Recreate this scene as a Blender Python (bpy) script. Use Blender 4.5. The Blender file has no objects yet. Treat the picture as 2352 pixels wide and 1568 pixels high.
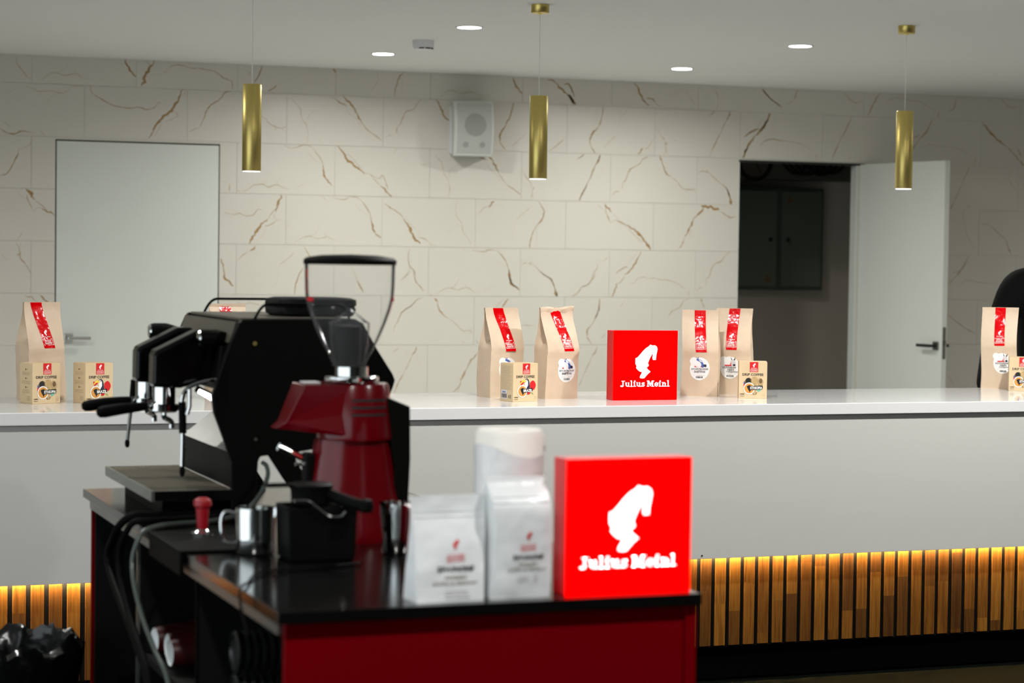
import bpy, bmesh, math, random
from mathutils import Vector, Matrix, noise as mnoise

random.seed(7)
scene = bpy.context.scene
COL = scene.collection
PI = math.pi

# ------------------------------------------------------------------ camera
cam_data = bpy.data.cameras.new('camera')
cam = bpy.data.objects.new('camera', cam_data)
COL.objects.link(cam)
cam_data.sensor_width = 36.0
cam_data.lens = 5004.0 / 2352.0 * 36.0
cam_data.clip_start = 0.05
YAW, PITCH, ROLL = math.radians(20.408), math.radians(2.2084), math.radians(-0.7745)
fwd = Vector((math.sin(YAW) * math.cos(PITCH), math.cos(YAW) * math.cos(PITCH), -math.sin(PITCH)))
rgt = Vector((math.cos(YAW), -math.sin(YAW), 0.0))
dwn = fwd.cross(rgt)
r2 = math.cos(ROLL) * rgt + math.sin(ROLL) * dwn
d2 = -math.sin(ROLL) * rgt + math.cos(ROLL) * dwn
mw = Matrix((r2, -d2, -fwd)).transposed().to_4x4()
mw.translation = Vector((0.0, 0.0, 1.47))
cam.matrix_world = mw
cam_data.dof.use_dof = True
cam_data.dof.focus_distance = 7.55
cam_data.dof.aperture_fstop = 4.1
scene.camera = cam

# ------------------------------------------------------------------ world, exposure
world = bpy.data.worlds.new('daylight')
scene.world = world
world.use_nodes = True
bg = world.node_tree.nodes['Background']
bg.inputs[0].default_value = (0.86, 0.95, 1.0, 1.0)
bg.inputs[1].default_value = 1.2
vs = scene.view_settings
vs.view_transform = 'Standard'
vs.look = 'None'
vs.exposure = 0.65
vs.gamma = 1.0
vs.use_curve_mapping = False
DOWN_W = 13.5          # watts of one ceiling downlight
scene.cycles.use_denoising = True
scene.cycles.max_bounces = 5
scene.cycles.diffuse_bounces = 4
scene.cycles.glossy_bounces = 3
scene.cycles.transmission_bounces = 2
scene.cycles.caustics_reflective = False
scene.cycles.caustics_refractive = False
scene.cycles.adaptive_threshold = 0.08
scene.cycles.sample_clamp_indirect = 4.0

# ------------------------------------------------------------------ helpers
def lin(c):
    out = []
    for v in c:
        v = v / 255.0
        out.append(v / 12.92 if v <= 0.04045 else ((v + 0.055) / 1.055) ** 2.4)
    return (out[0], out[1], out[2], 1.0)

def mat(name, col, rough=0.5, metal=0.0, spec=0.5, vary=0.06, vscale=6.0, bump=0.0, bscale=60.0, coat=0.0, emit=None, estr=0.0, stretch=None):
    m = bpy.data.materials.new(name)
    m.use_nodes = True
    nt = m.node_tree
    b = nt.nodes['Principled BSDF']
    b.inputs['Roughness'].default_value = rough
    b.inputs['Metallic'].default_value = metal
    b.inputs['Specular IOR Level'].default_value = spec
    b.inputs['Coat Weight'].default_value = coat
    tc = nt.nodes.new('ShaderNodeTexCoord')
    mp = nt.nodes.new('ShaderNodeMapping')
    nt.links.new(tc.outputs['Object'], mp.inputs[0])
    if stretch:
        mp.inputs['Scale'].default_value = stretch
    nz = nt.nodes.new('ShaderNodeTexNoise')
    nz.inputs['Scale'].default_value = vscale
    nz.inputs['Detail'].default_value = 1.0
    nt.links.new(mp.outputs[0], nz.inputs[0])
    mx = nt.nodes.new('ShaderNodeMix')
    mx.data_type = 'RGBA'
    c = lin(col)
    mx.inputs[6].default_value = tuple(min(1.0, v * (1.0 - vary)) for v in c[:3]) + (1.0,)
    mx.inputs[7].default_value = tuple(min(1.0, v * (1.0 + vary)) for v in c[:3]) + (1.0,)
    nt.links.new(nz.outputs[0], mx.inputs[0])
    nt.links.new(mx.outputs[2], b.inputs['Base Color'])
    if bump:
        n2 = nt.nodes.new('ShaderNodeTexNoise')
        n2.inputs['Scale'].default_value = bscale
        nt.links.new(mp.outputs[0], n2.inputs[0])
        bp = nt.nodes.new('ShaderNodeBump')
        bp.inputs['Strength'].default_value = bump
        bp.inputs['Distance'].default_value = 0.01
        nt.links.new(n2.outputs[0], bp.inputs['Height'])
        nt.links.new(bp.outputs[0], b.inputs['Normal'])
    if emit:
        b.inputs['Emission Color'].default_value = lin(emit)
        b.inputs['Emission Strength'].default_value = estr
    return m

class MB:
    """collects geometry for one mesh object"""
    def __init__(s):
        s.v, s.f, s.mi, s.cur = [], [], [], 0
    def m(s, i):
        s.cur = i
        return s
    def add(s, vs_, fs):
        o = len(s.v)
        s.v += [tuple(p) for p in vs_]
        for f in fs:
            s.f.append(tuple(i + o for i in f))
            s.mi.append(s.cur)
        return s
    def box(s, a, b):
        x0, y0, z0 = a
        x1, y1, z1 = b
        return s.add([(x0, y0, z0), (x1, y0, z0), (x1, y1, z0), (x0, y1, z0), (x0, y0, z1), (x1, y0, z1), (x1, y1, z1), (x0, y1, z1)],
                     [(0, 3, 2, 1), (4, 5, 6, 7), (0, 1, 5, 4), (1, 2, 6, 5), (2, 3, 7, 6), (3, 0, 4, 7)])
    def prism_y(s, poly, y0, y1):
        """polygon in x,z (counter-clockwise seen from -y) extruded along y"""
        n = len(poly)
        a = sum(poly[i][0] * poly[(i + 1) % n][1] - poly[(i + 1) % n][0] * poly[i][1] for i in range(n))
        if a < 0:
            poly = poly[::-1]
        vv = [(x, y0, z) for x, z in poly] + [(x, y1, z) for x, z in poly]
        fs = [tuple(range(n)), tuple(range(2 * n - 1, n - 1, -1))]
        fs += [(i, i + n, (i + 1) % n + n, (i + 1) % n) for i in range(n)]
        return s.add(vv, fs)
    def lathe(s, prof, c=(0, 0, 0), seg=24, axis='z', caps=True):
        """prof: (radius, height) list, upwards on the outside"""
        vv, fs = [], []
        for r, h in prof:
            for k in range(seg):
                t = 2 * PI * k / seg
                p = (r * math.cos(t), r * math.sin(t), h)
                if axis == 'x':
                    p = (h, p[0], p[1])
                elif axis == 'y':
                    p = (p[1], h, p[0])
                vv.append((p[0] + c[0], p[1] + c[1], p[2] + c[2]))
        for i in range(len(prof) - 1):
            for k in range(seg):
                k2 = (k + 1) % seg
                fs.append((i * seg + k, i * seg + k2, (i + 1) * seg + k2, (i + 1) * seg + k))
        if caps:
            if prof[0][0] > 1e-5:
                fs.append(tuple(range(seg - 1, -1, -1)))
            if prof[-1][0] > 1e-5:
                fs.append(tuple(range((len(prof) - 1) * seg, len(prof) * seg)))
        return s.add(vv, fs)
    def tube(s, pts, rad, seg=10):
        pts = [Vector(p) for p in pts]
        n = len(pts)
        rs = rad if isinstance(rad, (list, tuple)) else [rad] * n
        vv, fs = [], []
        prev = None
        for i, p in enumerate(pts):
            t = (pts[min(i + 1, n - 1)] - pts[max(i - 1, 0)]).normalized()
            if prev is None:
                u = t.orthogonal().normalized()
            else:
                u = (prev - t * prev.dot(t)).normalized()
            prev = u
            w = t.cross(u)
            for k in range(seg):
                a = 2 * PI * k / seg
                vv.append(p + (u * math.cos(a) + w * math.sin(a)) * rs[i])
        for i in range(n - 1):
            for k in range(seg):
                k2 = (k + 1) % seg
                fs.append((i * seg + k, i * seg + k2, (i + 1) * seg + k2, (i + 1) * seg + k))
        fs.append(tuple(range(seg - 1, -1, -1)))
        fs.append(tuple(range((n - 1) * seg, n * seg)))
        return s.add(vv, fs)
    def build(s, name, mats, parent=None, smooth=False, bevel=0.0, bseg=2, angle=35):
        me = bpy.data.meshes.new(name)
        me.from_pydata([tuple(p) for p in s.v], [], s.f)
        if not isinstance(mats, (list, tuple)):
            mats = [mats]
        for m in mats:
            me.materials.append(m)
        if len(mats) > 1:
            me.polygons.foreach_set('material_index', s.mi)
        if smooth:
            me.polygons.foreach_set('use_smooth', [True] * len(me.polygons))
            try:
                me.set_sharp_from_angle(angle=math.radians(angle))
            except Exception:
                pass
        me.update()
        o = bpy.data.objects.new(name, me)
        COL.objects.link(o)
        if parent is not None:
            o.parent = parent
        if bevel:
            bv = o.modifiers.new('bevel', 'BEVEL')
            bv.width = bevel
            bv.segments = bseg
            bv.limit_method = 'ANGLE'
            bv.angle_limit = math.radians(40)
        return o

def spline(pts, n=6):
    """Catmull-Rom through pts"""
    P = [Vector(p) for p in pts]
    P = [P[0] * 2 - P[1]] + P + [P[-1] * 2 - P[-2]]
    out = []
    for i in range(1, len(P) - 2):
        for k in range(n):
            t = k / n
            a, b, c, d = P[i - 1], P[i], P[i + 1], P[i + 2]
            out.append(0.5 * ((2 * b) + (c - a) * t + (2 * a - 5 * b + 4 * c - d) * t * t + (3 * b - a - 3 * c + d) * t ** 3))
    out.append(P[-2])
    return out

def tag(o, label=None, cat=None, group=None, kind=None):
    if label:
        o['label'] = label
    if cat:
        o['category'] = cat
    if group:
        o['group'] = group
    if kind:
        o['kind'] = kind
    return o

def thing(name, label, cat, loc=(0, 0, 0), rz=0.0, group=None):
    o = bpy.data.objects.new(name, None)
    o.empty_display_size = 0.05
    COL.objects.link(o)
    o.location = loc
    o.rotation_euler = (0, 0, rz)
    return tag(o, label, cat, group)

def struct(o):
    o['kind'] = 'structure'
    return o

def copy_thing(src, loc, rz=None, label=None):
    r = src.copy()
    COL.objects.link(r)
    r.location = loc
    if rz is not None:
        r.rotation_euler = (0, 0, rz)
    if label:
        r['label'] = label
    for ch in list(src.children):
        c = ch.copy()
        COL.objects.link(c)
        c.parent = r
        for g in list(ch.children):
            d = g.copy()
            COL.objects.link(d)
            d.parent = c
    return r

# flat lettering ------------------------------------------------------------
_tcache = {}
def text2d(body, bold=0.0):
    key = (body, bold)
    if key not in _tcache:
        cu = bpy.data.curves.new('lettering', 'FONT')
        cu.body = body
        cu.resolution_u = 2
        cu.offset = bold
        ob = bpy.data.objects.new('lettering', cu)
        COL.objects.link(ob)
        dg = bpy.context.evaluated_depsgraph_get()
        dg.update()
        me = bpy.data.meshes.new_from_object(ob.evaluated_get(dg))
        vv = [(p.co.x, p.co.y) for p in me.vertices]
        ff = [tuple(p.vertices) for p in me.polygons]
        bpy.data.objects.remove(ob)
        bpy.data.curves.remove(cu)
        bpy.data.meshes.remove(me)
        x0 = min(p[0] for p in vv); x1 = max(p[0] for p in vv)
        y0 = min(p[1] for p in vv); y1 = max(p[1] for p in vv)
        _tcache[key] = ([((x - x0) / (x1 - x0), (y - y0) / (y1 - y0)) for x, y in vv], ff)
    return _tcache[key]

class Print:
    """flat print: shapes in (u, v) with a material slot and a layer, mapped on a surface"""
    def __init__(s):
        s.items = []
    def poly(s, pts, m, layer=0):
        n = len(pts)
        a = sum(pts[i][0] * pts[(i + 1) % n][1] - pts[(i + 1) % n][0] * pts[i][1] for i in range(n))
        if a < 0:
            pts = pts[::-1]
        s.items.append(([tuple(p) for p in pts], [tuple(range(n))], m, layer))
        return s
    def rect(s, u0, v0, u1, v1, m, layer=0, nu=1, nv=1, rot=0.0):
        pts = [(u0 + (u1 - u0) * i / nu, v0 + (v1 - v0) * j / nv) for j in range(nv + 1) for i in range(nu + 1)]
        if rot:
            cx, cy = (u0 + u1) / 2, (v0 + v1) / 2
            pts = [(cx + (x - cx) * math.cos(rot) - (y - cy) * math.sin(rot), cy + (x - cx) * math.sin(rot) + (y - cy) * math.cos(rot)) for x, y in pts]
        w = nu + 1
        s.items.append((pts, [(j * w + i, j * w + i + 1, (j + 1) * w + i + 1, (j + 1) * w + i) for j in range(nv) for i in range(nu)], m, layer))
        return s
    def ellipse(s, cu, cv, ru, rv, m, layer=0, n=20, rings=1):
        pts = [(cu, cv)]
        for r in range(1, rings + 1):
            pts += [(cu + ru * r / rings * math.cos(2 * PI * k / n), cv + rv * r / rings * math.sin(2 * PI * k / n)) for k in range(n)]
        fs = [(0, 1 + k, 1 + (k + 1) % n) for k in range(n)]
        for r in range(1, rings):
            o0, o1 = 1 + (r - 1) * n, 1 + r * n
            fs += [(o0 + k, o1 + k, o1 + (k + 1) % n, o0 + (k + 1) % n) for k in range(n)]
        s.items.append((pts, fs, m, layer))
        return s
    def text(s, body, u0, v0, u1, v1, m, layer=1, bold=0.0, rot=0.0):
        vv, ff = text2d(body, bold)
        pts = [(u0 + (u1 - u0) * x, v0 + (v1 - v0) * y) for x, y in vv]
        if rot:
            cx, cy = (u0 + u1) / 2, (v0 + v1) / 2
            pts = [(cx + (x - cx) * math.cos(rot) - (y - cy) * math.sin(rot), cy + (x - cx) * math.sin(rot) + (y - cy) * math.cos(rot)) for x, y in pts]
        s.items.append((pts, ff, m, layer))
        return s
    def frame(s, u0, v0, u1, v1, t, m, layer=1, rot=0.0):
        cx, cy = (u0 + u1) / 2, (v0 + v1) / 2
        for a in ((u0, v0, u1, v0 + t), (u0, v1 - t, u1, v1), (u0, v0, u0 + t, v1), (u1 - t, v0, u1, v1)):
            q = [(a[0], a[1]), (a[2], a[1]), (a[2], a[3]), (a[0], a[3])]
            q = [(cx + (x - cx) * math.cos(rot) - (y - cy) * math.sin(rot), cy + (x - cx) * math.sin(rot) + (y - cy) * math.cos(rot)) for x, y in q]
            s.items.append((q, [(0, 1, 2, 3)], m, layer))
        return s
    def build(s, name, mats, fn, parent, off=0.0004, step=0.0002, smooth=False):
        mb = MB()
        for pts, fs, m, layer in s.items:
            mb.m(m).add([fn(u, v, off + step * layer) for u, v in pts], fs)
        return mb.build(name, mats, parent, smooth=smooth)

EMBLEM = [(660,592),(685,604),(725,603),(748,620),(758,650),(752,690),(742,740),(738,798),(700,800),(692,785),(692,745),(700,708),(690,715),(662,765),(640,815),(632,845),(643,870),(638,882),(612,905),(628,925),(668,960),(655,970),(632,990),(610,1015),(585,1045),(560,1050),(530,1045),(522,1035),(530,1010),(545,985),(552,960),(525,958),(500,940),(478,915),(470,905),(478,885),(462,850),(460,810),(462,775),(485,768),(520,730),(560,680),(600,640),(640,615)]
EMBLEM = [((x - 609) / 458.0, (821 - y) / 458.0) for x, y in EMBLEM]   # height 1, centred

def stroke(pts, t):
    """thick polyline as one polygon"""
    P = [Vector((p[0], p[1])) for p in pts]
    L, Rr = [], []
    for i in range(len(P)):
        d = (P[min(i + 1, len(P) - 1)] - P[max(i - 1, 0)]).normalized()
        n = Vector((-d.y, d.x)) * t / 2
        L.append(P[i] + n)
        Rr.append(P[i] - n)
    return [tuple(p) for p in L + Rr[::-1]]

def arc(cx, cy, rx, ry, a0, a1, n=10):
    return [(cx + rx * math.cos(math.radians(a0 + (a1 - a0) * k / n)), cy + ry * math.sin(math.radians(a0 + (a1 - a0) * k / n))) for k in range(n + 1)]

def slab_word():
    """slab-serif lettering of the sign: list of polygons, total width and height 1"""
    polys = []
    def R(x0, y0, x1, y1):
        polys.append([(x0, y0), (x1, y0), (x1, y1), (x0, y1)])
    S = 0.175     # stem
    h = 0.095     # serif height
    xh = 0.72
    x = 0.0
    # J
    R(x + .34, .2, x + .34 + S, 1); R(x + .18, 1 - h, x + .75, 1)
    polys.append(stroke([(x + .465, .24)] + arc(x + .27, .2, .195, .15, 0, -120, 8), .15)); polys.append([(x + .12 + .12 * math.cos(a * PI / 5), .12 + .12 * math.sin(a * PI / 5)) for a in range(10)])
    x += .78
    def u(x):
        R(x + .06, .22, x + .06 + S, xh); R(x, xh - h, x + .2, xh)
        polys.append(stroke([(x + .185, .26)] + arc(x + .36, .24, .175, .16, 180, 300, 8), .14))
        R(x + .46, 0, x + .46 + S, xh); R(x + .38, xh - h, x + .5, xh); R(x + .6, 0, x + .8, h)
        return x + .83
    def l(x):
        R(x + .1, 0, x + .1 + S, 1.04); R(x, 1.04 - h, x + .2, 1.04); R(x, 0, x + .45, h)
        return x + .49
    def i(x):
        R(x + .1, 0, x + .1 + S, xh); R(x, xh - h, x + .2, xh); R(x, 0, x + .45, h)
        polys.append([(x + .225 + .14 * math.cos(a * PI / 6), .92 + .13 * math.sin(a * PI / 6)) for a in range(12)])
        return x + .49
    def e(x):
        polys.append(stroke(arc(x + .33, .36, .25, .29, 0, 325, 20), .145)); R(x + .1, .31, x + .62, .43)
        return x + .7
    x = u(x); x = l(x); x = i(x); x = u(x)
    # s
    polys.append(stroke(arc(x + .27, .52, .17, .12, 20, 250, 9) + arc(x + .27, .2, .18, .13, 70, -160, 9), .145)); R(x + .38, .5, x + .5, xh); R(x + .03, 0, x + .15, .22)
    x += .58 + .3
    # M
    R(x + .1, 0, x + .1 + .17, 1); R(x, 0, x + .38, h); R(x, 1 - h, x + .3, 1)
    polys.append([(x + .1, 1), (x + .4, 1), (x + .68, .3), (x + .56, .02)]); polys.append([(x + 1.04, 1), (x + .8, 1), (x + .5, .2), (x + .6, .02)])
    R(x + .84, 0, x + .84 + S, 1); R(x + .74, 0, x + 1.2, h); R(x + .85, 1 - h, x + 1.2, 1)
    x += 1.24
    x = e(x); x = i(x)
    # n
    R(x + .1, 0, x + .1 + S, xh); R(x, xh - h, x + .2, xh); R(x, 0, x + .43, h)
    polys.append(stroke(arc(x + .42, .46, .17, .18, 160, 0, 8) + [(x + .59, .4)], .15)); R(x + .48, 0, x + .48 + S, .46); R(x + .44, 0, x + .82, h)
    x += .86
    x = l(x)
    return polys, x
WORD, WORD_W = slab_word()

def put_word(pr, u0, v0, u1, v1, m, layer=1):
    for p in WORD:
        pr.poly([(u0 + (u1 - u0) * a / WORD_W, v0 + (v1 - v0) * b / 1.04) for a, b in p], m, layer)

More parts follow.
